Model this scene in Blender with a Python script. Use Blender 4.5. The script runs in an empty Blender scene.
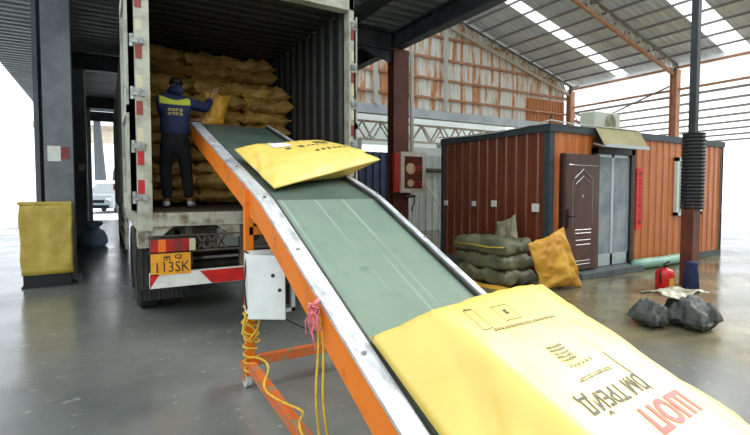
import bpy, bmesh, math, random
from math import sin, cos, tan, pi, radians, sqrt
from mathutils import Vector, Matrix, noise
from mathutils.bvhtree import BVHTree

S = bpy.context.scene
C = S.collection
# ------------------------------------------------------------------ camera
cam = bpy.data.cameras.new('camera')
camo = bpy.data.objects.new('camera', cam)
C.objects.link(camo)
camo.location = (0, 0, 1.55)
camo.rotation_euler = (radians(90 - 2.5), 0, radians(-30.4))
cam.sensor_width = 36
cam.lens = 458 * 36 / 750
cam.shift_x = 1 / 750
cam.shift_y = -9 / 750
cam.clip_end = 500
S.camera = camo
# ------------------------------------------------------------------ sky, sun, exposure
w = bpy.data.worlds.new('sky')
S.world = w
w.use_nodes = True
nt = w.node_tree
bgn = nt.nodes['Background']
tc = nt.nodes.new('ShaderNodeTexCoord')
sp = nt.nodes.new('ShaderNodeSeparateXYZ')
rp = nt.nodes.new('ShaderNodeValToRGB')
nt.links.new(tc.outputs['Generated'], sp.inputs[0])
nt.links.new(sp.outputs['Z'], rp.inputs[0])
rp.color_ramp.elements[0].color = (.86, .93, 1, 1)
rp.color_ramp.elements[1].color = (.92, .97, 1, 1)
nt.links.new(rp.outputs[0], bgn.inputs[0])
bgn.inputs[1].default_value = 2.5
sl = bpy.data.lights.new('sun', 'SUN')
sl.energy = 5.5
sl.angle = radians(35)
sl.color = (1, .97, .9)
so = bpy.data.objects.new('sun', sl)
C.objects.link(so)
so.rotation_euler = Vector((-.76, .04, -.64)).to_track_quat('-Z', 'Y').to_euler()
S.view_settings.view_transform = 'Standard'
S.view_settings.look = 'None'
S.view_settings.exposure = -0.28
S.view_settings.gamma = 1
S.view_settings.use_curve_mapping = False


# ------------------------------------------------------------------ materials
def lin(c):
    return tuple(((v / 255) / 12.92 if v / 255 <= .04045 else ((v / 255 + .055) / 1.055) ** 2.4) for v in c) + (1,)


def mat(name, rgb, rough=.6, metal=0, var=None, scale=4, stretch=(1, 1, 1), lo=.4, hi=.6, bump=0, bscale=40, trans=0, spec=None, rvar=None, emit=0, coat=0):
    """principled material; var = second colour mixed in through a noise of the given scale"""
    m = bpy.data.materials.new(name)
    m.use_nodes = True
    n = m.node_tree
    b = n.nodes['Principled BSDF']
    b.inputs['Roughness'].default_value = rough
    b.inputs['Metallic'].default_value = metal
    b.inputs['Base Color'].default_value = lin(rgb)
    if trans: b.inputs['Transmission Weight'].default_value = trans
    if spec is not None: b.inputs['Specular IOR Level'].default_value = spec
    if coat: b.inputs['Coat Weight'].default_value = coat
    if emit:
        b.inputs['Emission Color'].default_value = lin(rgb)
        b.inputs['Emission Strength'].default_value = emit
    t = n.nodes.new('ShaderNodeTexCoord')
    if var or rvar:
        mp = n.nodes.new('ShaderNodeMapping')
        mp.inputs['Scale'].default_value = stretch
        n.links.new(t.outputs['Object'], mp.inputs[0])
        ns = n.nodes.new('ShaderNodeTexNoise')
        ns.inputs['Scale'].default_value = scale
        ns.inputs['Detail'].default_value = 6
        ns.inputs['Roughness'].default_value = .62
        n.links.new(mp.outputs[0], ns.inputs[0])
        r = n.nodes.new('ShaderNodeMapRange')
        r.inputs['From Min'].default_value = lo
        r.inputs['From Max'].default_value = hi
        n.links.new(ns.outputs[0], r.inputs[0])
        if var:
            mx = n.nodes.new('ShaderNodeMix')
            mx.data_type = 'RGBA'
            n.links.new(r.outputs[0], mx.inputs[0])
            mx.inputs[6].default_value = lin(rgb)
            mx.inputs[7].default_value = lin(var)
            n.links.new(mx.outputs[2], b.inputs['Base Color'])
        if rvar:
            r2 = n.nodes.new('ShaderNodeMapRange')
            r2.inputs['From Min'].default_value = lo
            r2.inputs['From Max'].default_value = hi
            r2.inputs['To Min'].default_value = rvar[0]
            r2.inputs['To Max'].default_value = rvar[1]
            n.links.new(ns.outputs[0], r2.inputs[0])
            n.links.new(r2.outputs[0], b.inputs['Roughness'])
    if bump:
        nb = n.nodes.new('ShaderNodeTexNoise')
        nb.inputs['Scale'].default_value = bscale
        nb.inputs['Detail'].default_value = 3
        n.links.new(t.outputs['Object'], nb.inputs[0])
        bp = n.nodes.new('ShaderNodeBump')
        bp.inputs['Strength'].default_value = bump
        bp.inputs['Distance'].default_value = .02
        n.links.new(nb.outputs[0], bp.inputs['Height'])
        n.links.new(bp.outputs[0], b.inputs['Normal'])
    return m


def translucent(name, rgb, mixf=.6):
    m = bpy.data.materials.new(name)
    m.use_nodes = True
    n = m.node_tree
    out = n.nodes['Material Output']
    b = n.nodes['Principled BSDF']
    b.inputs['Base Color'].default_value = lin(rgb)
    tr = n.nodes.new('ShaderNodeBsdfTranslucent')
    tr.inputs[0].default_value = lin(rgb)
    mx = n.nodes.new('ShaderNodeMixShader')
    mx.inputs[0].default_value = mixf
    n.links.new(b.outputs[0], mx.inputs[1])
    n.links.new(tr.outputs[0], mx.inputs[2])
    n.links.new(mx.outputs[0], out.inputs[0])
    return m


def floor_mat():
    m = mat('wet_concrete', (124, 126, 121), .3, var=(88, 92, 90), scale=.55, lo=.35, hi=.68, rvar=(.12, .3), bump=.05, bscale=9)
    n = m.node_tree
    b = n.nodes['Principled BSDF']
    mx = [k for k in n.nodes if k.type == 'MIX'][0]
    # olive dust on the yard side (towards the cabin) and fine wear
    t = n.nodes.new('ShaderNodeTexCoord')
    s = n.nodes.new('ShaderNodeSeparateXYZ')
    n.links.new(t.outputs['Object'], s.inputs[0])
    ns = n.nodes.new('ShaderNodeTexNoise')
    ns.inputs['Scale'].default_value = .9
    ns.inputs['Detail'].default_value = 5
    n.links.new(t.outputs['Object'], ns.inputs[0])
    ad = n.nodes.new('ShaderNodeMath')
    ad.operation = 'MULTIPLY_ADD'
    ad.inputs[1].default_value = 3.2
    n.links.new(ns.outputs[0], ad.inputs[0])
    n.links.new(s.outputs['X'], ad.inputs[2])
    r = n.nodes.new('ShaderNodeMapRange')
    r.inputs['From Min'].default_value = -3.4
    r.inputs['From Max'].default_value = -2.2
    n.links.new(ad.outputs[0], r.inputs[0])
    m2 = n.nodes.new('ShaderNodeMix')
    m2.data_type = 'RGBA'
    n.links.new(r.outputs[0], m2.inputs[0])
    n.links.new(mx.outputs[2], m2.inputs[6])
    n2 = n.nodes.new('ShaderNodeTexNoise')
    n2.inputs['Scale'].default_value = 1.6
    n2.inputs['Detail'].default_value = 8
    n.links.new(t.outputs['Object'], n2.inputs[0])
    cr = n.nodes.new('ShaderNodeValToRGB')
    cr.color_ramp.elements[0].position = .35
    cr.color_ramp.elements[0].color = lin((96, 90, 66))
    cr.color_ramp.elements[1].position = .65
    cr.color_ramp.elements[1].color = lin((138, 130, 100))
    n.links.new(n2.outputs[0], cr.inputs[0])
    n.links.new(cr.outputs[0], m2.inputs[7])
    # small pale scuffs
    n3 = n.nodes.new('ShaderNodeTexNoise')
    n3.inputs['Scale'].default_value = 11
    n3.inputs['Detail'].default_value = 4
    n.links.new(t.outputs['Object'], n3.inputs[0])
    r3 = n.nodes.new('ShaderNodeMapRange')
    r3.inputs['From Min'].default_value = .66
    r3.inputs['From Max'].default_value = .74
    r3.inputs['To Max'].default_value = .35
    n.links.new(n3.outputs[0], r3.inputs[0])
    m3 = n.nodes.new('ShaderNodeMix')
    m3.data_type = 'RGBA'
    n.links.new(r3.outputs[0], m3.inputs[0])
    n.links.new(m2.outputs[2], m3.inputs[6])
    m3.inputs[7].default_value = lin((190, 190, 182))
    n.links.new(m3.outputs[2], b.inputs['Base Color'])
    return m


def wood_sheet(name, a, b_, rough):
    """wood-look print on corrugated sheet: fine vertical grain"""
    return mat(name, a, rough, var=b_, scale=3, stretch=(6, 6, .5), lo=.3, hi=.7, spec=.5)


M = dict(
    floor=floor_mat(),
    ground=mat('pale_yard', (206, 210, 214), .7, var=(190, 194, 198), scale=.5),
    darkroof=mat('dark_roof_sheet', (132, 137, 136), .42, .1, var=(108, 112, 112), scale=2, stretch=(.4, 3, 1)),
    darksteel=mat('dark_steel', (62, 66, 68), .5, .2, var=(46, 49, 51), scale=3),
    greysteel=mat('grey_steel', (120, 126, 130), .5, .1, var=(100, 106, 110), scale=2),
    darkwall=mat('dark_wall', (96, 102, 106), .7, var=(80, 86, 90), scale=1),
    hallroof=mat('hall_roof_sheet', (236, 242, 244), .45, 0, var=(216, 224, 228), scale=1.2, stretch=(.3, 3, 1)),
    purlin=mat('purlin_steel', (116, 116, 118), .5, 0, var=(128, 116, 108), scale=2),
    skylight=translucent('skylight_panel', (250, 252, 252), .8),
    rusty=mat('rusty_sheet', (240, 240, 232), .6, 0, var=(214, 150, 98), scale=1.6, stretch=(3.2, 1, .32), lo=.48, hi=.58),
    rustsolid=mat('rust_orange_sheet', (200, 124, 76), .65, 0, var=(204, 140, 92), scale=1.6, stretch=(3, 1, .3), lo=.45, hi=.65),
    orangesteel=mat('red_oxide_steel', (184, 124, 90), .55, 0, var=(202, 150, 116), scale=2.5),
    brownsteel=mat('brown_oxide_steel', (112, 58, 42), .5, .1, var=(88, 44, 34), scale=2.2),
    truss=mat('truss_steel', (206, 204, 190), .55, 0, var=(198, 178, 154), scale=2),
    paleband=mat('pale_band', (206, 216, 222), .5, var=(188, 198, 204), scale=2),
    palesheet=mat('pale_sheet', (196, 200, 190), .55, var=(170, 176, 168), scale=1.5, stretch=(2, 1, .4)),
    bluesheet=mat('blue_sheet', (66, 82, 108), .4, .2, var=(52, 66, 90), scale=2),
    hallwall=mat('far_wall', (190, 200, 196), .6, var=(182, 190, 186), scale=.8),
    contpaint=mat('container_cream', (176, 178, 162), .5, 0, var=(130, 124, 100), scale=6, lo=.46, hi=.7, bump=.1),
    contdirty=mat('container_dirty', (178, 178, 158), .6, 0, var=(108, 92, 68), scale=6, lo=.48, hi=.66, bump=.15),
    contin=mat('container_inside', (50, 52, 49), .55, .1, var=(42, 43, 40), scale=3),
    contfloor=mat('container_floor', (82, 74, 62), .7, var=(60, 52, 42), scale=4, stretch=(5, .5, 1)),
    gasket=mat('rubber_gasket', (34, 36, 34), .6),
    doorgrey=mat('container_door_grey', (150, 160, 158), .45, .1, var=(112, 120, 116), scale=3),
    rod=mat('galvanised_rod', (176, 180, 178), .35, .6, var=(120, 116, 104), scale=8),
    chassis=mat('chassis_black', (66, 62, 56), .6, .1, var=(96, 86, 70), scale=6),
    rubber=mat('tyre_rubber', (36, 36, 36), .75, var=(56, 54, 50), scale=8),
    red=mat('reflective_red', (206, 36, 32), .35, var=(170, 34, 30), scale=8),
    darkred=mat('dull_red_tape', (150, 56, 46), .45, var=(120, 50, 40), scale=8),
    white=mat('reflective_white', (226, 228, 220), .4, var=(196, 196, 186), scale=5, lo=.5, hi=.75),
    cream=mat('cream_tape', (196, 190, 160), .45),
    plate=mat('plate_orange', (240, 168, 40), .4, var=(222, 148, 36), scale=8),
    ink=mat('black_ink', (40, 38, 32), .6),
    fadedink=mat('faded_black_ink', (66, 66, 56), .6),
    redink=mat('red_ink', (190, 40, 34), .5),
    lens_red=mat('lamp_lens_red', (190, 34, 34), .2, var=(150, 40, 38), scale=10, coat=.4),
    lens_orange=mat('lamp_lens_orange', (240, 120, 30), .2, coat=.4),
    lens_dark=mat('lamp_lens_dull', (128, 52, 48), .25, coat=.4),
    orange=mat('conveyor_orange', (232, 124, 28), .42, 0, var=(196, 96, 26), scale=5, lo=.5, hi=.75, spec=.4),
    orangeworn=mat('conveyor_orange_worn', (212, 104, 44), .5, 0, var=(150, 128, 96), scale=14, lo=.5, hi=.6),
    belt=None,
    rail=mat('worn_aluminium', (214, 218, 222), .3, .35, var=(150, 152, 150), scale=12, stretch=(1, .3, 1), lo=.45, hi=.7),
    raildark=mat('dark_guard_strip', (44, 46, 44), .5, .2, var=(66, 66, 60), scale=9),
    box=mat('box_white', (240, 246, 242), .4, var=(228, 234, 230), scale=5),
    boxin=mat('box_inside', (60, 62, 62), .6),
    yellowcord=mat('yellow_cord', (232, 196, 60), .6, var=(206, 164, 44), scale=20),
    pink=mat('pink_twine', (222, 140, 150), .7, var=(200, 96, 110), scale=30),
    cable=mat('black_cable', (34, 34, 36), .5),
    sackyellow=mat('yellow_woven_sack', (226, 200, 98), .42, var=(218, 186, 78), scale=3, lo=.3, hi=.7, bump=.05, bscale=220, spec=.9),
    sackochre=mat('ochre_sack', (204, 160, 80), .5, var=(164, 124, 58), scale=4, bump=.12, bscale=30),
    sackamber=mat('amber_sack', (232, 176, 66), .45, var=(204, 142, 44), scale=3, bump=.12, bscale=25),
    sackgreen=mat('olive_green_sack', (118, 118, 88), .55, var=(92, 94, 72), scale=4, bump=.15, bscale=30),
    sackbeige=mat('grey_beige_sack', (160, 154, 126), .6, var=(136, 130, 106), scale=4, bump=.15, bscale=30),
    sackgrey=mat('charcoal_mesh_sack', (82, 86, 82), .65, var=(58, 60, 58), scale=16, lo=.4, hi=.6, bump=.4, bscale=60),
    sackblue=mat('blue_grey_sack', (142, 172, 192), .6, var=(116, 146, 168), scale=4, bump=.15, bscale=30),
    sheet=mat('dusty_plastic', (176, 172, 150), .4, var=(150, 146, 126), scale=4, bump=.2, bscale=20),
    sealtape=mat('sack_trim_yellow', (214, 180, 60), .5),
    paper=mat('label_paper', (226, 230, 246), .5, var=(214, 220, 240), scale=6),
    navy=mat('navy_cloth', (38, 50, 92), .8, var=(28, 38, 72), scale=8, bump=.2, bscale=20),
    black=mat('black_cloth', (22, 23, 27), .85, bump=.2, bscale=20),
    hivis=mat('lime_yoke', (206, 214, 60), .6),
    print_y=mat('yellow_print', (196, 182, 96), .6),
    skin=mat('skin', (176, 126, 98), .6),
    hair=mat('black_hair', (20, 18, 18), .5),
    shoe=mat('white_shoe', (196, 198, 200), .6),
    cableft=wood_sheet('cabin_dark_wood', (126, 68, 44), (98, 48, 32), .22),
    cabfront=wood_sheet('cabin_orange_wood', (222, 134, 74), (192, 104, 54), .3),
    cabframe=mat('cabin_frame', (72, 80, 84), .5, .2, var=(58, 66, 70), scale=3),
    plinth=mat('cabin_plinth', (96, 106, 108), .6, var=(80, 88, 90), scale=3),
    door=mat('brown_door', (98, 62, 54), .28, 0, var=(78, 48, 42), scale=2, stretch=(3, 3, .5), coat=.3),
    doordark=mat('door_dark', (46, 30, 28), .4),
    chrome=mat('door_highlight_metal', (196, 190, 186), .25, .9),
    handle=mat('door_handle_dark', (40, 40, 42), .3, .7),
    silver=mat('silver_frame', (206, 214, 218), .3, .5),
    banner=mat('red_banner', (244, 40, 48), .5),
    awn=mat('awning_khaki', (168, 160, 112), .6, var=(150, 142, 98), scale=3),
    acwhite=mat('ac_white', (214, 216, 200), .5),
    acgrille=mat('ac_grille', (160, 152, 110), .5),
    switch=mat('socket_white', (226, 226, 214), .5),
    winwhite=mat('window_white', (222, 230, 224), .5),
    rollgreen=mat('green_roll', (150, 196, 174), .45, var=(124, 176, 152), scale=8, bump=.3, bscale=20),
    extred=mat('extinguisher_red', (214, 32, 36), .3),
    extlabel=mat('extinguisher_label', (220, 160, 50), .5),
    darkplastic=mat('black_sleeve', (26, 28, 30), .6),
    hosebox=mat('cabinet_frame_white', (214, 206, 190), .45, var=(196, 184, 166), scale=5),
    hoseglass=mat('cabinet_glass', (116, 62, 48), .12, var=(92, 48, 40), scale=3, coat=.5),
    hosedisc=mat('hose_reel_cream', (206, 182, 140), .5),
    hosered=mat('cabinet_red', (190, 50, 46), .5),
    pipe=mat('pale_pipe', (204, 206, 196), .45),
    carwhite=mat('car_white', (150, 156, 162), .4),
    carglass=mat('car_glass', (30, 36, 42), .4, spec=.15),
    cardark=mat('car_dark', (18, 19, 22), .6, spec=.2),
    lamp=mat('headlamp', (236, 240, 244), .1),
    curtain=translucent('grey_curtain', (150, 156, 162), .6),
    wrap=mat('yellow_wrap', (206, 182, 84), .5, var=(184, 156, 62), scale=3, bump=.4, bscale=9),
)


def belt_mat():
    m = mat('green_pvc_belt', (112, 132, 116), .4, 0, var=(98, 118, 104), scale=2.2, lo=.35, hi=.7, spec=.5)
    n = m.node_tree
    b = n.nodes['Principled BSDF']
    mx = [k for k in n.nodes if k.type == 'MIX'][0]
    t = n.nodes.new('ShaderNodeTexCoord')
    # dark smudges
    ns = n.nodes.new('ShaderNodeTexNoise')
    ns.inputs['Scale'].default_value = 6
    ns.inputs['Detail'].default_value = 5
    n.links.new(t.outputs['Object'], ns.inputs[0])
    r = n.nodes.new('ShaderNodeMapRange')
    r.inputs['From Min'].default_value = .62
    r.inputs['From Max'].default_value = .76
    r.inputs['To Max'].default_value = .6
    n.links.new(ns.outputs[0], r.inputs[0])
    m2 = n.nodes.new('ShaderNodeMix')
    m2.data_type = 'RGBA'
    n.links.new(r.outputs[0], m2.inputs[0])
    n.links.new(mx.outputs[2], m2.inputs[6])
    m2.inputs[7].default_value = lin((70, 96, 84))
    # long pale scratches running along the belt
    mp = n.nodes.new('ShaderNodeMapping')
    mp.inputs['Scale'].default_value = (26, .35, .35)
    n.links.new(t.outputs['Object'], mp.inputs[0])
    n3 = n.nodes.new('ShaderNodeTexNoise')
    n3.inputs['Scale'].default_value = 1
    n3.inputs['Detail'].default_value = 3
    n.links.new(mp.outputs[0], n3.inputs[0])
    r3 = n.nodes.new('ShaderNodeMapRange')
    r3.inputs['From Min'].default_value = .64
    r3.inputs['From Max'].default_value = .72
    r3.inputs['To Max'].default_value = .35
    n.links.new(n3.outputs[0], r3.inputs[0])
    m3 = n.nodes.new('ShaderNodeMix')
    m3.data_type = 'RGBA'
    n.links.new(r3.outputs[0], m3.inputs[0])
    n.links.new(m2.outputs[2], m3.inputs[6])
    m3.inputs[7].default_value = lin((178, 200, 180))
    n.links.new(m3.outputs[2], b.inputs['Base Color'])
    return m


M['belt'] = belt_mat()
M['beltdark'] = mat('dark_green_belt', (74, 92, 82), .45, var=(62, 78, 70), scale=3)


# ------------------------------------------------------------------ mesh helpers
class MB:
    def __init__(s):
        s.v = []
        s.f = []

    def add(s, vs, fs):
        o = len(s.v)
        s.v += [Vector(v) for v in vs]
        s.f += [tuple(i + o for i in f) for f in fs]
        return s

    def box(s, x0, x1, y0, y1, z0, z1):
        return s.add([(x0, y0, z0), (x1, y0, z0), (x1, y1, z0), (x0, y1, z0), (x0, y0, z1), (x1, y0, z1), (x1, y1, z1), (x0, y1, z1)],
                     [(0, 3, 2, 1), (4, 5, 6, 7), (0, 1, 5, 4), (1, 2, 6, 5), (2, 3, 7, 6), (3, 0, 4, 7)])

    def beam(s, p, q, a, b, up=(0, 0, 1)):
        """rectangular bar from p to q, a wide (sideways), b high (along up)"""
        p = Vector(p); q = Vector(q)
        d = (q - p).normalized()
        u = Vector(up)
        if abs(d.dot(u)) > .99: u = Vector((0, 1, 0))
        sd = d.cross(u).normalized() * a / 2
        u = sd.cross(d).normalized() * b / 2
        vs = [e + i * sd + j * u for e in (p, q) for i, j in ((-1, -1), (1, -1), (1, 1), (-1, 1))]
        return s.add(vs, [(0, 1, 2, 3), (7, 6, 5, 4), (0, 4, 5, 1), (1, 5, 6, 2), (2, 6, 7, 3), (3, 7, 4, 0)])

    def prism(s, poly, off):
        """closed polygon (3D points) extruded by off"""
        n = len(poly)
        a = [Vector(p) for p in poly]
        b = [p + Vector(off) for p in a]
        return s.add(a + b, [tuple(range(n))[::-1], tuple(range(n, 2 * n))] + [(i, (i + 1) % n, n + (i + 1) % n, n + i) for i in range(n)])

    def tube(s, pts, r, n=8, close=True):
        pts = [Vector(p) for p in pts]
        vs = []
        ref = Vector((0, 0, 1))
        for i, p in enumerate(pts):
            d = (pts[min(i + 1, len(pts) - 1)] - pts[max(i - 1, 0)]).normalized()
            if abs(d.dot(ref)) > .95: ref = Vector((1, 0, 0)) if abs(d.x) < .8 else Vector((0, 1, 0))
            a = d.cross(ref).normalized()
            b = a.cross(d).normalized()
            ref = b
            rr = r[i] if isinstance(r, (list, tuple)) else r
            vs += [p + a * rr * cos(2 * pi * k / n) + b * rr * sin(2 * pi * k / n) for k in range(n)]
        fs = [(i * n + k, i * n + (k + 1) % n, (i + 1) * n + (k + 1) % n, (i + 1) * n + k) for i in range(len(pts) - 1) for k in range(n)]
        if close:
            fs += [tuple(range(n))[::-1], tuple((len(pts) - 1) * n + k for k in range(n))]
        return s.add(vs, fs)

    def cyl(s, p, q, r, n=16, r2=None):
        return s.tube([p, q], [r, r if r2 is None else r2], n)

    def lathe(s, c, prof, n=20):
        c = Vector(c)
        vs = [c + Vector((r * cos(2 * pi * k / n), r * sin(2 * pi * k / n), z)) for r, z in prof for k in range(n)]
        m = len(prof)
        fs = [(i * n + k, i * n + (k + 1) % n, (i + 1) * n + (k + 1) % n, (i + 1) * n + k) for i in range(m - 1) for k in range(n)]
        fs += [tuple(range(n))[::-1], tuple((m - 1) * n + k for k in range(n))]
        return s.add(vs, fs)

    def corr(s, p0, u, v, U, V, pitch, depth, nrm, duty=.5, slope=.12, thick=0):
        """corrugated sheet: period along u, ribs run along v, ribs stand out along nrm"""
        p0 = Vector(p0); u = Vector(u).normalized(); v = Vector(v).normalized(); nrm = Vector(nrm).normalized()
        pr = []
        x = 0
        while x < U:
            for f, h in ((0, 0), ((1 - duty) - slope, 0), (1 - duty, 1), (1 - slope, 1)):
                if x + f * pitch <= U: pr.append((x + f * pitch, h * depth))
            x += pitch
        pr.append((U, 0))
        vs = []
        for a, h in pr:
            b = p0 + u * a + nrm * h
            vs += [b, b + v * V]
        fs = [(2 * i, 2 * i + 2, 2 * i + 3, 2 * i + 1) for i in range(len(pr) - 1)]
        s.add(vs, fs)
        return s

    def build(s, name, m, parent=None, smooth=False, bevel=0, kind=None):
        me = bpy.data.meshes.new(name)
        base = Vector((0, 0, 0))
        q = parent
        while q is not None:
            base += q.location
            q = q.parent
        if parent is None:
            xs = [v.x for v in s.v]; ys = [v.y for v in s.v]; zs = [v.z for v in s.v]
            org = Vector(((min(xs) + max(xs)) / 2, (min(ys) + max(ys)) / 2, min(zs)))
        else:
            org = base
        me.from_pydata([v - org for v in s.v], [], s.f)
        b = bmesh.new()
        b.from_mesh(me)
        bmesh.ops.recalc_face_normals(b, faces=b.faces)
        if bevel:
            bmesh.ops.bevel(b, geom=b.edges[:], offset=bevel, segments=2, affect='EDGES', profile=.6, clamp_overlap=True)
        b.to_mesh(me)
        b.free()
        me.materials.append(m)
        if smooth:
            for p in me.polygons: p.use_smooth = True
        o = bpy.data.objects.new(name, me)
        C.objects.link(o)
        if parent is None: o.location = org
        else: o.parent = parent
        if kind: o['kind'] = kind
        return o


def tag(o, label=None, cat=None, group=None, kind=None):
    if label: o['label'] = label
    if cat: o['category'] = cat
    if group: o['group'] = group
    if kind: o['kind'] = kind
    return o


def empty(name, loc, label=None, cat=None, group=None, kind=None):
    o = bpy.data.objects.new(name, None)
    C.objects.link(o)
    o.location = loc
    o.empty_display_size = .1
    return tag(o, label, cat, group, kind)


def B(x0, x1, y0, y1, z0, z1): return MB().box(x0, x1, y0, y1, z0, z1)


def text_mesh(body, size, extrude=0.0, bold=0.0):
    """flat triangulated letters: list of 2D verts and faces"""
    cu = bpy.data.curves.new('lettering', 'FONT')
    cu.body = body
    cu.size = size
    cu.offset = bold
    cu.resolution_u = 2
    cu.align_x = 'CENTER'
    cu.align_y = 'CENTER'
    ob = bpy.data.objects.new('lettering', cu)
    C.objects.link(ob)
    bpy.context.view_layer.update()
    me = ob.to_mesh()
    vs = [v.co.copy() for v in me.vertices]
    fs = [tuple(p.vertices) for p in me.polygons]
    ob.to_mesh_clear()
    bpy.data.objects.remove(ob)
    bpy.data.curves.remove(cu)
    return vs, fs


# ------------------------------------------------------------------ sacks
def sack_mb(corners, up, ht, hb, seed=0, n=30, p=3.0, pull=.06, wr=.02, prof=None, q=.5, fold=.0):
    """pillow-shaped sack. corners: 4 points CCW (0=-u-v,1=+u-v,2=+u+v,3=-u+v); ht/hb bulge on either side of the seam along up"""
    c = [Vector(k) for k in corners]
    up = Vector(up).normalized()
    mb = MB()
    sv = Vector((seed * 7.3, seed * 3.1, seed * 5.7))
    L = ((c[1] - c[0]).length + (c[3] - c[0]).length) / 2
    ctr = sum(c, Vector()) / 4

    def P(i, j, side):
        u = -cos(pi * i / n) ; v = -cos(pi * j / n)
        # edges drawn in between the corner ears
        eu = u * (1 - pull * (1 - v * v) * abs(u) ** 3)
        ev = v * (1 - pull * (1 - u * u) * abs(v) ** 3)
        a = (eu + 1) / 2; b = (ev + 1) / 2
        pt = c[0] * (1 - a) * (1 - b) + c[1] * a * (1 - b) + c[2] * a * b + c[3] * (1 - a) * b
        f = (max(0, 1 - abs(u) ** p) * max(0, 1 - abs(v) ** p)) ** q
        if prof: f *= prof(u, v)
        h = (ht if side > 0 else -hb) * f
        k = Vector((u * 1.7, v * 1.7, side * .8)) + sv
        wv = noise.noise(k) * .9 + noise.noise(k * 2.3 + Vector((9, 1, 2))) * .6
        rd = abs(noise.noise(Vector((u * 2.2 + v * 1.1, v * 3.1 - u, side)) * 1.6 + sv)) * 1.4
        fr = min(1, f * 1.6)
        pt = pt + up * (h + side * (wv * wr - rd * wr * 1.1) * fr * (1 if side > 0 else .5))
        sd = Vector((noise.noise(k * 1.3 + Vector((4, 4, 4))), noise.noise(k * 1.3 + Vector((7, 2, 5))), noise.noise(k * 1.3 + Vector((1, 8, 3)))))
        return pt + sd * wr * .8

    idx = {}
    vs = []
    for side in (1, -1):
        for i in range(n + 1):
            for j in range(n + 1):
                edge = i in (0, n) or j in (0, n)
                if side < 0 and edge:
                    idx[(side, i, j)] = idx[(1, i, j)]
                    continue
                idx[(side, i, j)] = len(vs)
                vs.append(P(i, j, side))
    fs = []
    for side in (1, -1):
        for i in range(n):
            for j in range(n):
                f = (idx[(side, i, j)], idx[(side, i + 1, j)], idx[(side, i + 1, j + 1)], idx[(side, i, j + 1)])
                fs.append(f if side > 0 else f[::-1])
    mb.add(vs, fs)
    return mb


def bvh_of(o):
    o_v = [v.co + o.location for v in o.data.vertices]
    return BVHTree.FromPolygons(o_v, [tuple(p.vertices) for p in o.data.polygons])


def decal(name, vs, fs, place, dirn, bvh, m, parent, off=.003, sub=2):
    """lay flat shapes on a surface: place() maps 2D to a point above it, then cast along dirn"""
    b = bmesh.new()
    bv = [b.verts.new((v[0], v[1], 0)) for v in vs]
    for f in fs:
        try: b.faces.new([bv[i] for i in f])
        except ValueError: pass
    for k in range(sub):
        es = [e for e in b.edges if e.calc_length() > .03]
        if es: bmesh.ops.subdivide_edges(b, edges=es, cuts=1)
        bmesh.ops.triangulate(b, faces=b.faces[:])
    mb = MB()
    vl = []
    d = Vector(dirn).normalized()
    b.verts.index_update()
    ok = []
    for v in b.verts:
        p = place(v.co.x, v.co.y)
        h, nn, _, _ = bvh.ray_cast(p, d)
        ok.append(h is not None)
        vl.append((h if h is not None else p) - d * off)
    fl = [tuple(v.index for v in f.verts) for f in b.faces if all(ok[v.index] for v in f.verts)]
    b.free()
    mb.add(vl, fl)
    return mb.build(name, m, parent)


# rectangles / glyph-like strokes for unreadable small print
def strokes(rows, n, w, h, seed, gapx=.35, gapy=.6, thick=.2):
    rnd = random.Random(seed)
    vs = []; fs = []

    def rect(x0, x1, y0, y1):
        o = len(vs)
        vs.extend([Vector((x0, y0, 0)), Vector((x1, y0, 0)), Vector((x1, y1, 0)), Vector((x0, y1, 0))])
        fs.append((o, o + 1, o + 2, o + 3))
    for r in range(rows):
        for k in range(n):
            x = (k - n / 2) * w * (1 + gapx)
            y = (rows / 2 - r - 1) * h * (1 + gapy)
            t = thick
            rect(x, x + w, y + h * rnd.uniform(.6, 1 - t), y + h)
            rect(x + w * .4, x + w * (.4 + t), y, y + h * .9)
            if rnd.random() < .7: rect(x, x + w * t, y, y + h * .6)
            if rnd.random() < .7: rect(x + w * (1 - t), x + w, y, y + h * .6)
            if rnd.random() < .6: rect(x, x + w, y, y + h * t)
    return vs, fs


# ================================================================== STRUCTURE
B(-14, 32, -6, 26, -.2, 0).build('floor', M['floor'], kind='structure')
B(-60, 90, 26, 160, -.2, -.002).build('floor_yard', M['ground'], kind='structure')
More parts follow.
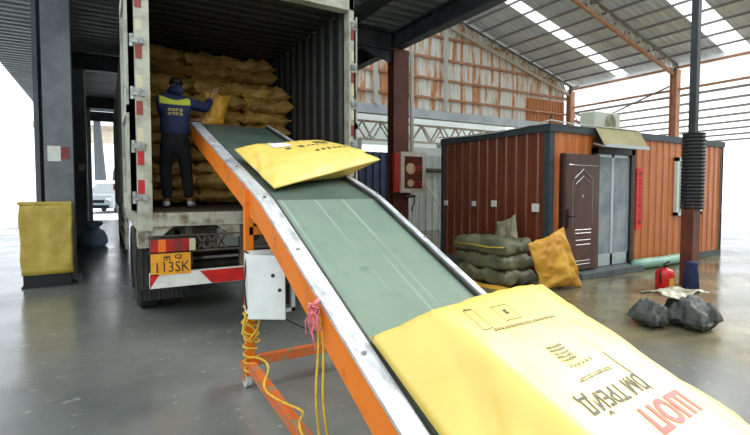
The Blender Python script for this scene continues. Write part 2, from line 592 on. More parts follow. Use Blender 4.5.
# left wing over the loading lane: corrugated ceiling running across the lane
mb = MB()
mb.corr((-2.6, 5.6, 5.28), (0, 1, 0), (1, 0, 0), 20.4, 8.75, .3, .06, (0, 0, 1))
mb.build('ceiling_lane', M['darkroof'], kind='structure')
MB().corr((-.5, -4, 0), (1, 0, 0), (0, 0, 1), 32, 8.5, .4, .04, (0, 1, 0)).build('wall_front_light_blocker', M['hallwall'], kind='structure')  # unseen wall behind the camera, added to keep the container interior dark
MB().corr((-7.5, -5, 0), (0, 1, 0), (0, 0, 1), 31, 3.4, .4, .04, (1, 0, 0)).build('wall_left_light_blocker', M['hallwall'], kind='structure')  # unseen wall, added to cut low sky light coming from the left
lane_beams = []
for Y in (9.3, 15, 22, 26):
    t = empty('roof_beam', (2.8, Y, 4.8), {9.3: 'dark grey steel beam crossing above the container, on the brown column',
                                          15: 'dark grey steel beam crossing the lane above the blue sack',
                                          22: 'dark grey steel beam next to last before the bright lane exit',
                                          26: 'dark grey end beam over the bright lane exit'}[Y], 'beam', 'beams across the loading lane')
    x0, x1 = -.9, 5.93
    B(x0, x1, Y - .01, Y + .01, 4.84, 5.2).build('web', M['darksteel'], t)
    B(x0, x1, Y - .11, Y + .11, 4.8, 4.84).build('flange', M['darksteel'], t)
    B(x0, x1, Y - .11, Y + .11, 5.2, 5.25).build('flange', M['darksteel'], t)
    MB().prism([(x1, Y - .02, 4.8), (x1 - 1.0, Y - .02, 4.8), (x1, Y - .02, 4.52)], (0, .04, 0)).build('haunch', M['darksteel'], t)
# edge girder between lane and hall
t = empty('edge_girder', (6.1, 12, 4.85), 'long dark grey steel girder running along the hall edge above the brown column', 'beam')
B(6.04, 6.08, 2.5, 26, 4.89, 5.22).build('web', M['darksteel'], t)
B(5.94, 6.18, 2.5, 26, 4.85, 4.89).build('flange', M['darksteel'], t)
B(5.94, 6.18, 2.5, 26, 5.22, 5.26).build('flange', M['darksteel'], t)
for y in (4.5, 6.1, 7.7, 10.8, 12.3):
    B(5.95, 6.17, y, y + .02, 4.89, 5.22).build('stiffener', M['darksteel'], t)
MB().box(4.55, 4.85, 6.3, 9.2, 5.16, 5.27).build('roof_purlin', M['darksteel'])
tag(bpy.data.objects['roof_purlin'], 'short dark roof purlin beside the top right corner of the container', 'purlin')
# left wall and its columns
mb = MB().corr((-.92, 9.5, 0), (0, 1, 0), (0, 0, 1), 16.5, 5.25, .4, .03, (1, 0, 0))
mb.box(-1.0, -.93, 9.5, 26, 0, 5.25)
mb.build('wall_left', M['darkwall'], kind='structure')
for Y, lb in ((9.2, 'nearest dark grey wall column beside the yellow wrapped stand, with reflective tape'),
              (15.0, 'second dark grey wall column behind the blue sack'), (22, 'farthest grey wall column near the bright exit')):
    t = empty('wall_column', (-.65, Y, 0), lb, 'column', 'columns along the left wall')
    B(-.85, -.45, Y, Y + .03, 0, 4.8).build('flange', M['greysteel'], t)
    B(-.85, -.45, Y + .3, Y + .33, 0, 4.8).build('flange', M['greysteel'], t)
    B(-.67, -.63, Y + .03, Y + .3, 0, 4.8).build('web', M['greysteel'], t)
    B(-.92, -.38, Y - .06, Y + .39, 0, .05).build('base_plate', M['greysteel'], t)
    if Y < 16:
        zt = 2.0
        if Y < 10:
            B(-.8, -.62, Y - .012, Y, zt, zt + .25).build('reflective_tape', M['white'], t)
            B(-.62, -.5, Y - .012, Y, zt + .04, zt + .24).build('reflective_tape', M['darkred'], t)
        else:
            B(-.82, -.62, Y - .012, Y, zt + .04, zt + .22).build('reflective_tape', M['red'], t)
            B(-.62, -.46, Y - .012, Y, zt + .04, zt + .22).build('reflective_tape', M['white'], t)
B(-.45, -.41, 15.05, 15.3, 0, 4.8).build('trim_1', M['pipe'], kind='structure')
# trim_1: pale edge strip on the second column
# ---- brown column with hose cabinet
t = empty('steel_column', (6.15, 9.3, 0), 'reddish brown steel column carrying the dark girder, fire hose cabinet on it', 'column')
B(5.93, 6.36, 9.18, 9.22, 0, 4.85).build('flange', M['brownsteel'], t)
B(5.93, 6.36, 9.42, 9.46, 0, 4.85).build('flange', M['brownsteel'], t)
B(6.12, 6.17, 9.22, 9.42, 0, 4.85).build('web', M['brownsteel'], t)
B(5.83, 6.46, 9.08, 9.56, 0, .04).build('base_plate', M['brownsteel'], t)
tag(MB().cyl((6.46, 9.2, 2.2), (6.46, 9.2, 4.86), .05).build('downpipe', M['pipe'], smooth=True), 'white pipe running down the right side of the brown column', 'pipe')
t = empty('fire_hose_cabinet', (6.32, 9.0, 1.48), 'white framed glass fire hose cabinet on the brown column', 'cabinet')
x0, x1, z0, z1, yc = 5.98, 6.68, 1.46, 2.4, 8.96
B(x0, x1, yc, yc + .2, z0, z1).build('body', M['hosebox'], t, bevel=.01)
fr = MB()
fr.box(x0 - .01, x0 + .09, yc - .03, yc, z0 - .01, z1 + .01).box(x1 - .09, x1 + .01, yc - .03, yc, z0 - .01, z1 + .01)
fr.box(x0 + .09, x1 - .09, yc - .03, yc, z0 - .01, z0 + .09).box(x0 + .09, x1 - .09, yc - .03, yc, z1 - .09, z1 + .01)
fr.build('door_frame', M['hosebox'], t)
B(x0 + .09, x1 - .09, yc - .02, yc - .002, z0 + .09, z1 - .09).build('glass_panel', M['hoseglass'], t)
MB().cyl((6.25, yc - .022, 2.02), (6.25, yc - .026, 2.02), .13, 24).build('hose_reel', M['hosedisc'], t)
MB().cyl((6.25, yc - .022, 1.68), (6.25, yc - .026, 1.68), .09, 20).build('hose_valve', M['hosedisc'], t)
for zz in (2.06, 1.7):
    vs, fs = strokes(1, 2, .11, .12, int(zz * 10), .15)
    MB().add([(6.45 + v.x, yc - .028, zz + v.y) for v in vs], fs).build('red_lettering', M['hosered'], t)
B(5.85, 5.975, 8.99, 9.1, 1.46, 2.38).build('side_panel', M['hosered'], t)
mb = MB().cyl((6.3, 9.1, 1.46), (6.3, 9.1, 1.34), .05).cyl((6.18, 9.1, 1.36), (6.5, 9.1, 1.36), .035)
mb.tube([(6.47, 9.1, 1.36), (6.48, 9.1, 1.2), (6.42, 9.1, 1.1), (6.4, 9.1, 1.0)], .02)
mb.build('drain_valve', M['chassis'], t, smooth=True)

# ---- hall roof: slopes down to the right, sheets with purlins and skylights
RX0, RX1 = 5.2, 18.6
def rz(x): return 6.28 + .262 * (18 - x)
sv = Vector((RX1 - RX0, 0, rz(RX1) - rz(RX0)))
sn = Vector((.262, 0, 1))
k = 0
for (ya, yb, sk) in ((3.2, 6.85, 0), (6.85, 7.6, 1), (7.6, 10.98, 0), (10.98, 11.45, 1), (11.45, 13.7, 0)):
    mb = MB().corr((RX0, ya, rz(RX0)), (0, 1, 0), sv, yb - ya, sv.length, .22, .035, sn)
    mb.build('ceiling_skylight' if sk else 'ceiling_hall', M['skylight'] if sk else M['hallroof'], kind='structure')
purl = []
nx = 19
for i in range(nx):
    x = 5.6 + i * (18.4 - 5.6) / (nx - 1)
    o = MB().beam((x, 3.2, rz(x) - .06), (x, 13.6, rz(x) - .06), .045, .07).build('purlin', M['purlin'])
    tag(o, 'steel purlin under the sloping hall roof, number %s up from the eave' % ['one', 'two', 'three', 'four', 'five', 'six', 'seven', 'eight', 'nine', 'ten', 'eleven', 'twelve', 'thirteen', 'fourteen', 'fifteen', 'sixteen', 'seventeen', 'eighteen', 'nineteen'][nx - 1 - i], 'purlin', 'purlins under the hall roof')


def truss(Y, x0, x1, label, zoff, mchord, n, slope=.262, xr=18, zr=6.28, depth=.42, name='roof_truss', web=None):
    f = lambda x: zr + slope * (xr - x) - zoff
    t = empty(name, ((x0 + x1) / 2, Y, f((x0 + x1) / 2) - depth), label, 'truss', 'hall roof trusses' if name == 'roof_truss' else None)
    MB().beam((x0, Y, f(x0)), (x1, Y, f(x1)), .08, .08).build('top_chord', M['purlin'], t)
    MB().beam((x0, Y, f(x0) - depth), (x1, Y, f(x1) - depth), .09, .09).build('bottom_chord', mchord, t)
    for i in range(n):
        a = x0 + (x1 - x0) * i / n
        b = x0 + (x1 - x0) * (i + .5) / n
        c = x0 + (x1 - x0) * (i + 1) / n
        MB().beam((a, Y, f(a)), (b, Y, f(b) - depth), .035, .035).build('web_brace', web or M['truss'], t)
        MB().beam((b, Y, f(b) - depth), (c, Y, f(c)), .035, .035).build('web_brace', web or M['truss'], t)
    return t


truss(9.0, 7.5, 18, 'orange and grey lattice roof truss crossing the upper right of the hall', .2, M['orangesteel'], 18)
truss(13.35, 6.6, 18, 'grey lattice roof truss running along the top edge of the rusty gable wall', .2, M['truss'], 20)
truss(4.7, 11, 18, 'lattice roof truss nearest to the viewer, at the upper right', .2, M['orangesteel'], 10)
# hall eave columns
for Y, lb in ((13.35, 'orange brown eave column at the right end of the rusty gable wall'), (9.0, 'orange brown eave column behind the right part of the cabin roof'), (4.7, 'eave column at the far right, nearest of the three')):
    t = empty('eave_column', (18, Y, 0), lb, 'column', 'hall eave columns')
    B(17.86, 18.14, Y - .12, Y - .09, 0, 5.85).build('flange', M['orangesteel'], t)
    B(17.86, 18.14, Y + .09, Y + .12, 0, 5.85).build('flange', M['orangesteel'], t)
    B(17.97, 18.03, Y - .09, Y + .09, 0, 5.85).build('web', M['orangesteel'], t)
    B(17.93, 18.07, Y - .06, Y + .06, 5.85, 6.1).build('cap', M['purlin'], t)
# eave girts and clerestory
for z, lb in ((5.95, 'upper thin girt crossing the white clerestory band'), (5.15, 'lower thin girt under the white clerestory band')):
    tag(MB().beam((18.1, 3.2, z), (18.1, 13.6, z), .06, .08).build('girt', M['orangesteel']), lb, 'girt')
MB().box(18.2, 18.22, 3.2, 13.1, 5.2, 6.15).build('window_clerestory', M['skylight'], kind='structure')
# lean-to beyond the eave
lz = lambda x: 5.1 - .14 * (x - 18.2)
sv2 = Vector((8.3, 0, lz(26.5) - lz(18.2)))
MB().corr((18.2, 3.2, lz(18.2)), (0, 1, 0), sv2, 10.4, sv2.length, .22, .03, (.14, 0, 1)).build('ceiling_lean_to', M['skylight'], kind='structure')
for i in range(8):
    x = 18.5 + i * 1.1
    tag(MB().beam((x, 3.2, lz(x) - .07), (x, 13.5, lz(x) - .07), .05, .09).build('lean_to_purlin', M['purlin']),
        'thin dark purlin under the bright lean-to roof, %s from the eave' % ['first', 'second', 'third', 'fourth', 'fifth', 'sixth', 'seventh', 'eighth'][i], 'purlin', 'purlins under the lean-to roof')
truss(13.35, 18.2, 26.4, 'rusty brown lattice rafter under the far edge of the bright lean-to roof', .15, M['brownsteel'], 12, .14, 18.2, 5.1, .35, 'lean_to_truss', M['orangesteel'])
tag(MB().tube([(18.1, 13.2, 4.1), (18.0, 9.2, 5.3)], .03, 6).build('diagonal_brace', M['purlin'], smooth=True), 'thin steel brace slanting up to the right eave column', 'brace')
# ---- rusty gable wall
mb = MB()
def gable(x0, x1, ztop, z0, m, nm):
    mb = MB()
    x = x0
    vs = []
    pit = .2
    pr = []
    while x < x1 - 1e-6:
        for f, h in ((0, 0), (.4, 0), (.52, 1), (.88, 1)):
            if x + f * pit <= x1: pr.append((x + f * pit, -.04 * h))
        x += pit
    pr.append((x1, 0))
    for a, h in pr:
        vs += [(a, 13.6 + h, z0), (a, 13.6 + h, ztop(a))]
    mb.add(vs, [(2 * i, 2 * i + 2, 2 * i + 3, 2 * i + 1) for i in range(len(pr) - 1)])
    return mb.build(nm, m, kind='structure')
gw = gable(5.0, 15.4, lambda x: rz(x) - .05, 4.4, M['rusty'], 'wall_back')
gable(15.4, 17.9, lambda x: rz(x) - .05, 5.4, M['rusty'], 'wall_back_corner')
gable(15.4, 17.9, lambda x: 5.4, 4.4, M['rustsolid'], 'wall_back_patch')
for z, x1 in ((4.85, 17.9), (5.55, 17.9), (6.3, 17.2), (7.1, 14.4), (7.9, 11.5)):
    nmz = {4.85: 'lowest', 5.55: 'second lowest', 6.3: 'middle', 7.1: 'second highest', 7.9: 'highest'}[z]
    tag(MB().beam((5.0, 13.48, z), (x1, 13.48, z), .06, .08).build('girt', M['orangesteel']), nmz + ' orange girt across the rusty gable wall', 'girt', 'girts of the gable wall')
for x, m, lb in ((10.9, 'pipe', 'pale grey post in front of the rusty gable wall'), (7.9, 'pipe', 'pale post on the gable wall left of the brown column')):
    tag(MB().box(x - .06, x + .06, 13.3, 13.42, 4.4, rz(x) - .7).build('gable_post', M[m]), lb, 'post', 'posts of the gable wall')
B(4.5, 18.0, 13.45, 13.75, 4.1, 4.4).build('trim_2', M['paleband'], kind='structure')
# lower back wall: blue sheets, gap, pale sheets, then bright yard hall behind
mb = MB().corr((5.0, 13.6, 0), (1, 0, 0), (0, 0, 1), 3.75, 2.8, .28, .06, (0, -1, 0))
mb.build('wall_back_blue', M['bluesheet'], kind='structure')
mb = MB().corr((9.15, 13.6, 0), (1, 0, 0), (0, 0, 1), 3.6, 2.75, .3, .05, (0, -1, 0))
mb.build('wall_back_pale', M['palesheet'], kind='structure')
B(9.15, 18, 13.6, 13.64, 2.75, 3.05).build('window_back', M['skylight'], kind='structure')
tag(MB().cyl((9.75, 13.3, 2.2), (11.6, 13.3, 2.2), .08).build('wall_pipe', M['chassis'], smooth=True), 'dark horizontal pipe in front of the pale wall beside the cabin', 'pipe')
tag(MB().tube([(9.8, 13.35, 2.0), (10.4, 13.35, 1.2), (11.2, 13.35, .3)], .03).build('wall_hose', M['pipe'], smooth=True), 'pale hose slanting down the pale wall beside the cabin', 'hose')
# hall behind, seen under the gable band
B(2, 22, 21, 21.1, 0, 3.3).build('wall_far', M['hallwall'], kind='structure')
B(2, 22, 21, 21.1, 3.9, 6).build('wall_far_upper', M['hallwall'], kind='structure')
B(2, 22, 21.04, 21.06, 3.3, 3.9).build('window_far', M['skylight'], kind='structure')
MB().corr((4.5, 13.8, 5.6), (1, 0, 0), (0, 1, 0), 14, 4.6, .3, .05, (0, 0, 1)).build('ceiling_far', M['hallroof'], kind='structure')


def lattice(Y, x0, x1, z0, z1, n, label):
    t = empty('lattice_girder', ((x0 + x1) / 2, Y, z0), label, 'girder', 'lattice girders behind the gable band')
    MB().beam((x0, Y, z0), (x1, Y, z0), .08, .07).build('bottom_chord', M['truss'], t)
    MB().beam((x0, Y, z1), (x1, Y, z1), .08, .07).build('top_chord', M['truss'], t)
    for i in range(n):
        a = x0 + (x1 - x0) * i / n; c = x0 + (x1 - x0) * (i + 1) / n; b = (a + c) / 2
        MB().beam((a, Y, z0), (b, Y, z1), .05, .05).build('web_brace', M['truss'], t)
        MB().beam((b, Y, z1), (c, Y, z0), .05, .05).build('web_brace', M['truss'], t)


lattice(14.6, 5, 19, 3.35, 4.0, 16, 'pale lattice girder just behind the gable band')
lattice(17.5, 5, 22, 3.7, 4.5, 14, 'second lattice girder farther behind the gable band')
for x in (5.3, 13.9):
    tag(MB().box(x - .09, x + .09, 17.4, 17.6, 0, 3.66).build('back_post', M['palesheet']), 'pale post under the second lattice girder, %s' % ('seen left of the brown column' if x < 9 else 'hidden mostly by the cabin'), 'post', 'posts of the lattice girder')
for x in (7.9, 13.2):
    tag(MB().box(x - .09, x + .09, 14.5, 14.7, 0, 3.31).build('back_post', M['palesheet']), 'pale post holding the lattice girder, %s' % ('seen left of the brown column' if x < 9 else 'hidden mostly by the cabin roof'), 'post', 'posts of the lattice girder')

# far lane exit: canopy outside, curtain, hanging sign
MB().corr((-3, 27.2, 5.0), (0, 1, 0), (1, 0, -.02), 9, 9, .5, .06, (0, 0, 1)).build('ceiling_yard', M['skylight'], kind='structure')
for i, Y in enumerate((28, 30.5, 33, 35.5)):
    tag(MB().box(-3, 6, Y, Y + .14, 4.55, 4.85).build('canopy_beam', M['truss']), 'pale canopy beam outside the lane exit, %s from the exit' % ['first', 'second', 'third', 'fourth', 'fifth', 'sixth'][i], 'beam', 'canopy beams outside the lane exit')
mb = MB()
n = 24
vs = []
for i in range(n + 1):
    x = -.42 + .5 * i / n
    for z, kx in ((1.95, 1.0), (4.8, .6)):
        vs.append((-.42 + (x + .42) * kx, 26.0 + .04 * sin(i * 1.9), z))
mb.add(vs, [(2 * i, 2 * i + 2, 2 * i + 3, 2 * i + 1) for i in range(n)])
cu = mb.build('strip_curtain', M['curtain'], smooth=True)
tag(cu, 'grey plastic strip curtain hanging at the left of the bright lane exit', 'curtain')
t = empty('hanging_sign', (.62, 30, 2.0), 'small dark bell shaped lamp and red sign board seen in the bright lane exit', 'sign')
MB().lathe((.62, 30, 2.0), [(.02, .9), (.1, .85), (.22, .5), (.26, 0)], 14).build('lamp_hood', M['curtain'], t, smooth=True)
B(.4, .84, 29.97, 30.03, 1.45, 1.8).build('sign_board', M['darkred'], t)
MB().cyl((.62, 30.1, 0), (.62, 30.1, 2.1), .03).build('pole', M['curtain'], t)

# ================================================================== CONTAINER TRUCK
t = truck = empty('container_truck', (1.5, 5.1, 0), 'open rear end of a cream container truck loaded with ochre sacks', 'truck')
CL, CR, Y0, Y1 = .275, 2.705, 5.1, 17.2
ZF, ZR = 1.31, 3.79
B(CL, .41, Y0, Y0 + .14, 1.12, 3.9).build('corner_post', M['contpaint'], t, bevel=.006)
B(2.635, CR, Y0, Y0 + .14, 1.12, 3.9).build('corner_post', M['contpaint'], t, bevel=.006)
B(CL, CR, Y0, Y0 + .14, 3.74, 3.95).build('header_beam', M['contpaint'], t, bevel=.006)
sill = B(CL + .004, CR - .004, Y0 + .004, Y0 + .136, 1.16, 1.3)
sill.prism([(.34, Y0 + .03, 1.17), (.62, Y0 + .03, 1.17), (.42, Y0 + .03, 1.0), (.34, Y0 + .03, 1.0)], (0, .08, 0))
sill.prism([(1.02, Y0 + .03, 1.17), (1.42, Y0 + .03, 1.17), (1.42, Y0 + .03, 1.02), (1.2, Y0 + .03, 1.02)], (0, .08, 0))
sill.prism([(1.98, Y0 + .03, 1.17), (2.6, Y0 + .03, 1.17), (2.6, Y0 + .03, 1.0), (2.2, Y0 + .03, 1.0)], (0, .08, 0))
sill.build('sill', M['contdirty'], t, bevel=.004)
B(CL + .1, CR - .1, Y0 + .02, Y1, 1.22, ZF).build('container_floor', M['contfloor'], t)
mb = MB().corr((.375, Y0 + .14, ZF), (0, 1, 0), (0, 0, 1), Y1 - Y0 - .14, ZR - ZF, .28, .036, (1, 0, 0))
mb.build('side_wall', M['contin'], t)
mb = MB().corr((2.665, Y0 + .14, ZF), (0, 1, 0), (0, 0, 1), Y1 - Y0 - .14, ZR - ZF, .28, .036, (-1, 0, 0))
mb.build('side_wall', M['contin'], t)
mb = MB().corr((CL + .03, Y0 + .14, 1.16), (0, 1, 0), (0, 0, 1), Y1 - Y0 - .14, 2.7, .28, .036, (1, 0, 0))
mb.build('outer_side', M['contpaint'], t)
mb = MB().corr((CR - .02, Y0 + .14, 1.16), (0, 1, 0), (0, 0, 1), Y1 - Y0 - .14, 2.7, .28, .036, (-1, 0, 0))
mb.build('outer_side', M['contpaint'], t)
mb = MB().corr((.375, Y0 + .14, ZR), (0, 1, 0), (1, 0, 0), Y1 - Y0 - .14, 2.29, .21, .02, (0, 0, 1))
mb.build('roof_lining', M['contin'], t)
B(CL, CR, Y0 + .14, Y1, 3.84, 3.92).build('roof', M['contpaint'], t)
B(CL, CR, Y1, Y1 + .05, 1.16, 3.9).build('front_wall', M['contin'], t)
for x in (CL + .03, CR - .03):
    B(x - .03, x + .03, Y0 + .14, Y1, 1.12, 1.3).build('side_rail', M['contpaint'], t)
# hinges and reflective tape on both posts
for px0, px1, hx in ((CL, .41, CL), (2.635, CR, CR)):
    for zc in ((1.46, 1.965, 2.49, 3.0, 3.56) if px0 < 1 else (1.5, 2.1, 2.6, 3.05, 3.57)):
        mb = MB().box(px0 + .045, px1 - .045, Y0 - .025, Y0 + .005, zc - .03, zc + .03) if px0 < 1 else MB().box(px0 + .02, px1 - .02, Y0 - .025, Y0 + .005, zc - .03, zc + .03)
        mb.cyl((hx + (-.02 if px0 < 1 else .02), Y0 + .02, zc - .06), (hx + (-.02 if px0 < 1 else .02), Y0 + .02, zc + .06), .022)
        mb.box(min(hx, hx + (-.02 if px0 < 1 else .02)) - .02, max(hx, hx + .02) + .02, Y0 - .012, Y0 + .03, zc - .025, zc + .025)
        mb.build('hinge', M['rod'], t)
    a, b = (.283, .343) if px0 < 1 else (px0 + .025, px1 - .005)
    if px0 < 1: zs = [(1.495, 1.634, 'red'), (1.783, 1.922, 'red'), (2.01, 2.148, 'cream'), (2.276, 2.414, 'darkred'), (2.541, 2.668, 'cream'), (2.825, 2.961, 'darkred'), (3.097, 3.2, 'cream'), (3.32, 3.45, 'darkred')]
    else: zs = [(1.56, 1.7, 'darkred'), (1.8, 1.94, 'cream'), (2.2, 2.34, 'darkred'), (2.4, 2.52, 'cream'), (2.7, 2.83, 'cream'), (2.86, 2.99, 'darkred'), (3.12, 3.26, 'cream'), (3.38, 3.52, 'darkred')]
    for z, z2, mm in zs:
        B(a, b, Y0 - .004, Y0, z, z2).build('reflective_tape', M[mm], t)
# doors folded back along both sides
for sgn, xh, lb in ((-1, CL - .008, 'left'), (1, CR + .008, 'right')):
    d = empty('door', (xh, Y0 + .04, 1.3))
    d.parent = t
    d.location = Vector((xh, Y0 + .04, 1.3)) - t.location
    # keep a simple plain translation chain
    ya, yb = Y0 + .06, Y0 + 1.2
    xa = lambda y, k=0: xh + sgn * (.0 + .006 * (y - ya) / 1.14 + k)
    def slab(y0, y1, z0, z1, k0, k1):
        return MB().prism([(xa(y0, k0), y0, z0), (xa(y1, k0), y1, z0), (xa(y1, k1), y1, z0), (xa(y0, k1), y0, z0)], (0, 0, z1 - z0))
    slab(ya, yb, 1.33, 3.7, 0, .045).build('door_panel', M['doorgrey'], d)
    mb = MB()
    for (y0, y1, z0, z1) in ((ya, yb, 1.33, 1.5), (ya, yb, 3.55, 3.7), (ya, ya + .09, 1.5, 3.55), (yb - .09, yb, 1.5, 3.55), (ya, yb, 2.3, 2.38)):
        q = slab(y0, y1, z0, z1, -.0, .07)
        mb.add(q.v, q.f)
    mb.build('door_frame', M['contpaint'], d)
    slab(yb, yb + .025, 1.33, 3.7, 0, .05).build('gasket', M['gasket'], d)
    MB().beam((xa(ya + .05, .05), ya + .05, 2.62), (xa(yb - .05, .05), yb - .05, 2.78), .012, .05).build('door_strap', M['rod'], d)
# chassis below
mb = B(.95, 1.07, Y0 + .2, Y1, .9, 1.16)
mb.box(1.9, 2.02, Y0 + .2, Y1, .9, 1.16)
mb.build('chassis_rail', M['chassis'], t)
mb = MB()
for y in (Y0 + .25, Y0 + .9, Y0 + 1.6, Y0 + 2.4, Y0 + 3.2, Y0 + 4):
    mb.box(.4, 2.6, y, y + .07, 1.1, 1.19)
mb.build('cross_member', M['chassis'], t)
B(.72, .79, Y0 + .06, Y0 + .12, .74, 1.16).build('bumper_bracket', M['chassis'], t)
mb = MB()
mb.box(1.34, 2.1, Y0 + .1, Y0 + .16, .86, 1.16)
mb.build('spare_plate', M['chassis'], t)
for q in ((1.28, 1.34, Y0 + .02, Y0 + .1, .62, 1.16), (2.1, 2.16, Y0 + .02, Y0 + .1, .62, 1.16), (.45, .62, Y0 + .14, Y0 + .2, .9, 1.16)):
    B(*q).build('bumper_bracket', M['chassis'], t)
MB().cyl((1.47, Y0 + .09, 1.0), (1.47, Y0 + .1, 1.0), .045).build('round_socket', M['gasket'], t)
mb = MB()   # rear mounting bar behind lamp with lattice part
mb.box(.36, 2.6, Y0 + .0, Y0 + .05, .885, .905).box(.36, 2.6, Y0 + .0, Y0 + .05, 1.055, 1.07)
for i in range(3):
    x = .83 + i * .1
    mb.beam((x, Y0 + .02, .9), (x + .1, Y0 + .02, 1.06), .02, .02).beam((x + .1, Y0 + .02, .9), (x, Y0 + .02, 1.06), .02, .02)
mb.build('lamp_bar', M['chassis'], t)
def lampset(x0, s):
    l = MB().box(min(x0, x0 + s * .42), max(x0, x0 + s * .42), 4.99, 5.1, .915, 1.045).build('tail_lamp', M['gasket'], t)
    for a, b, mm in ((.0, .07, 'lens_red'), (.07, .14, 'lens_orange'), (.14, .22, 'lens_red'), (.22, .29, 'lens_dark'), (.29, .36, 'lens_red'), (.36, .42, 'cream')):
        xa_, xb_ = sorted((x0 + s * a, x0 + s * b))
        B(xa_, xb_, 4.975, 4.99, .918, 1.042).build('lens', M[mm], l)
lampset(.37, 1)
lampset(2.6, -1)
pl = B(.372, .742, 4.985, 4.995, .685, .9).build('license_plate', M['plate'], t)
vs, fs = text_mesh('113SK', .15, bold=.0)
w_ = max(v.x for v in vs) - min(v.x for v in vs)
MB().add([(.565 + v.x * .31 / w_, 4.983, .757 + v.y * 1.0) for v in vs], fs).build('plate_number', M['ink'], pl)
vs, fs = text_mesh('Q', .06, bold=.001)
MB().add([(.625 + v.x * 1.5, 4.983, .862 + v.y) for v in vs], fs).build('plate_letter', M['ink'], pl)
vs, fs = strokes(1, 1, .06, .045, 3, thick=.16)
MB().add([(.53 + v.x, 4.983, .862 + v.y) for v in vs], fs).build('plate_letter', M['ink'], pl)
# rear guard with slanted red and white
gd = B(.362, 2.62, 4.99, 5.08, .555, .7).build('rear_guard', M['white'], t)
for a, b in ((.2, .2), ):
    MB().prism([(.362, 4.985, .56), (.362, 4.985, .695), (.45, 4.985, .695)], (0, .004, 0)).build('red_stripe', M['red'], gd)
for x in (.83, 1.72):
    MB().prism([(x, 4.985, .697), (x + .45, 4.985, .697), (x + .57, 4.985, .558), (x + .12, 4.985, .558)], (0, .004, 0)).build('red_stripe', M['red'], gd)
# mud flaps and wheels
for xa_, xb_ in ((.3, .84), (2.16, 2.7)):
    mb = MB().corr((xa_, 6.0, .22), (1, 0, 0), (0, 0, 1), xb_ - xa_, .72, .05, .012, (0, -1, 0))
    mb.box(xa_, xb_, 6.01, 6.02, .22, .98)
    mb.build('mud_flap', M['rubber'], t)
# light side guard and small rear flap near the left corner
mb = MB().corr((.28, 5.28, .5), (1, 0, 0), (0, 0, 1), .2, .46, .045, .012, (0, -1, 0))
mb.box(.28, .48, 5.29, 5.3, .5, .96)
mb.build('mud_flap', M['rubber'], t)
B(.28, .4, 5.2, 5.5, .94, 1.14).build('corner_bracket', M['contdirty'], t)
for xw in (.46, .74, 2.26, 2.54):
    for yw in (6.7, 7.95):
        r_ = MB()
        n = 28
        prof = [(.28, -.12), (.46, -.13), (.5, -.1), (.5, .1), (.46, .13), (.28, .12)]
        vs = [(xw + z, yw + r * cos(2 * pi * k / n), .5 + r * sin(2 * pi * k / n)) for r, z in prof for k in range(n)]
        r_.add(vs, [(i * n + k, i * n + (k + 1) % n, (i + 1) * n + (k + 1) % n, (i + 1) * n + k) for i in range(5) for k in range(n)])
        r_.cyl((xw - .11, yw, .5), (xw + .11, yw, .5), .29, 24)
        r_.build('wheel', M['rubber'], t, smooth=False)
for yw in (6.7, 7.95):
    MB().cyl((.5, yw, .5), (2.5, yw, .5), .07).build('axle', M['chassis'], t, smooth=True)
mb = MB()
for z in (.55, .8, 1.0):
    mb.box(.28, .32, 8.8, 13, z, z + .08)
mb.box(.28, .33, 8.9, 8.96, .5, 1.16).box(.28, .33, 12.8, 12.86, .5, 1.16)
mb.build('side_guard', M['contpaint'], t)
# front landing wheels far forward keep the truck standing
for xw in (.46, 2.54):
    MB().cyl((xw - .12, 15.8, .5), (xw + .12, 15.8, .5), .5, 24).build('wheel', M['rubber'], t)

# ================================================================== SACKS IN THE CONTAINER
shapes = []
for s_ in range(5):
    ww, dd, hh = .78, .74, .2
    cs = [(-ww / 2, -dd / 2, 0), (ww / 2, -dd / 2, 0), (ww / 2, dd / 2, 0), (-ww / 2, dd / 2, 0)]
    shapes.append(sack_mb(cs, (0, 0, 1), .125, .1, seed=s_ + 3, n=26, p=6, pull=.015, wr=.05))
rnd = random.Random(5)
ordn = ['bottom', 'second', 'third', 'fourth', 'fifth', 'sixth', 'seventh', 'eighth', 'ninth', 'tenth', 'eleventh', 'twelfth']
protos = {}
def place_sack(i, x, y, z, yaw, lb, grp):
    k = i % 5
    if k not in protos:
        o = shapes[k].build('sack', M['sackochre'])
        protos[k] = o
        base_h = o.location.z
        o['zoff'] = -base_h
        del o['zoff']
    else:
        o = protos[k].copy()
        C.objects.link(o)
    o.location = (x, y, z)
    o.rotation_euler = (0, 0, yaw)
    o['label'] = lb
    o['category'] = 'sack'
    o['group'] = grp
    return o
i = 0
colx = (.81, 1.515, 2.22)
cname = ('left end', 'middle', 'right end')
for r in range(9):
    for c in range(3):
        place_sack(i, colx[c] + rnd.uniform(-.01, .01), 7.35 + rnd.uniform(-.05, .05) + r * .01, 1.315 + r * .2, rnd.uniform(-.03, .03) + (pi if (r + c) % 2 else 0),
                   'ochre sack, front stack inside the container, %s layer up, %s' % (ordn[r], cname[c]), 'ochre sacks in the front stack')
        i += 1
for r in range(5):
    for c in range(3):
        place_sack(i, colx[c], 8.15 + rnd.uniform(-.05, .05), 2.73 + r * .195, rnd.uniform(-.03, .03) + (pi if (r + c) % 2 else 0),
                   'ochre sack, rear pile inside the container, %s visible layer, %s' % (ordn[r], cname[c]), 'ochre sacks in the rear pile')
        i += 1

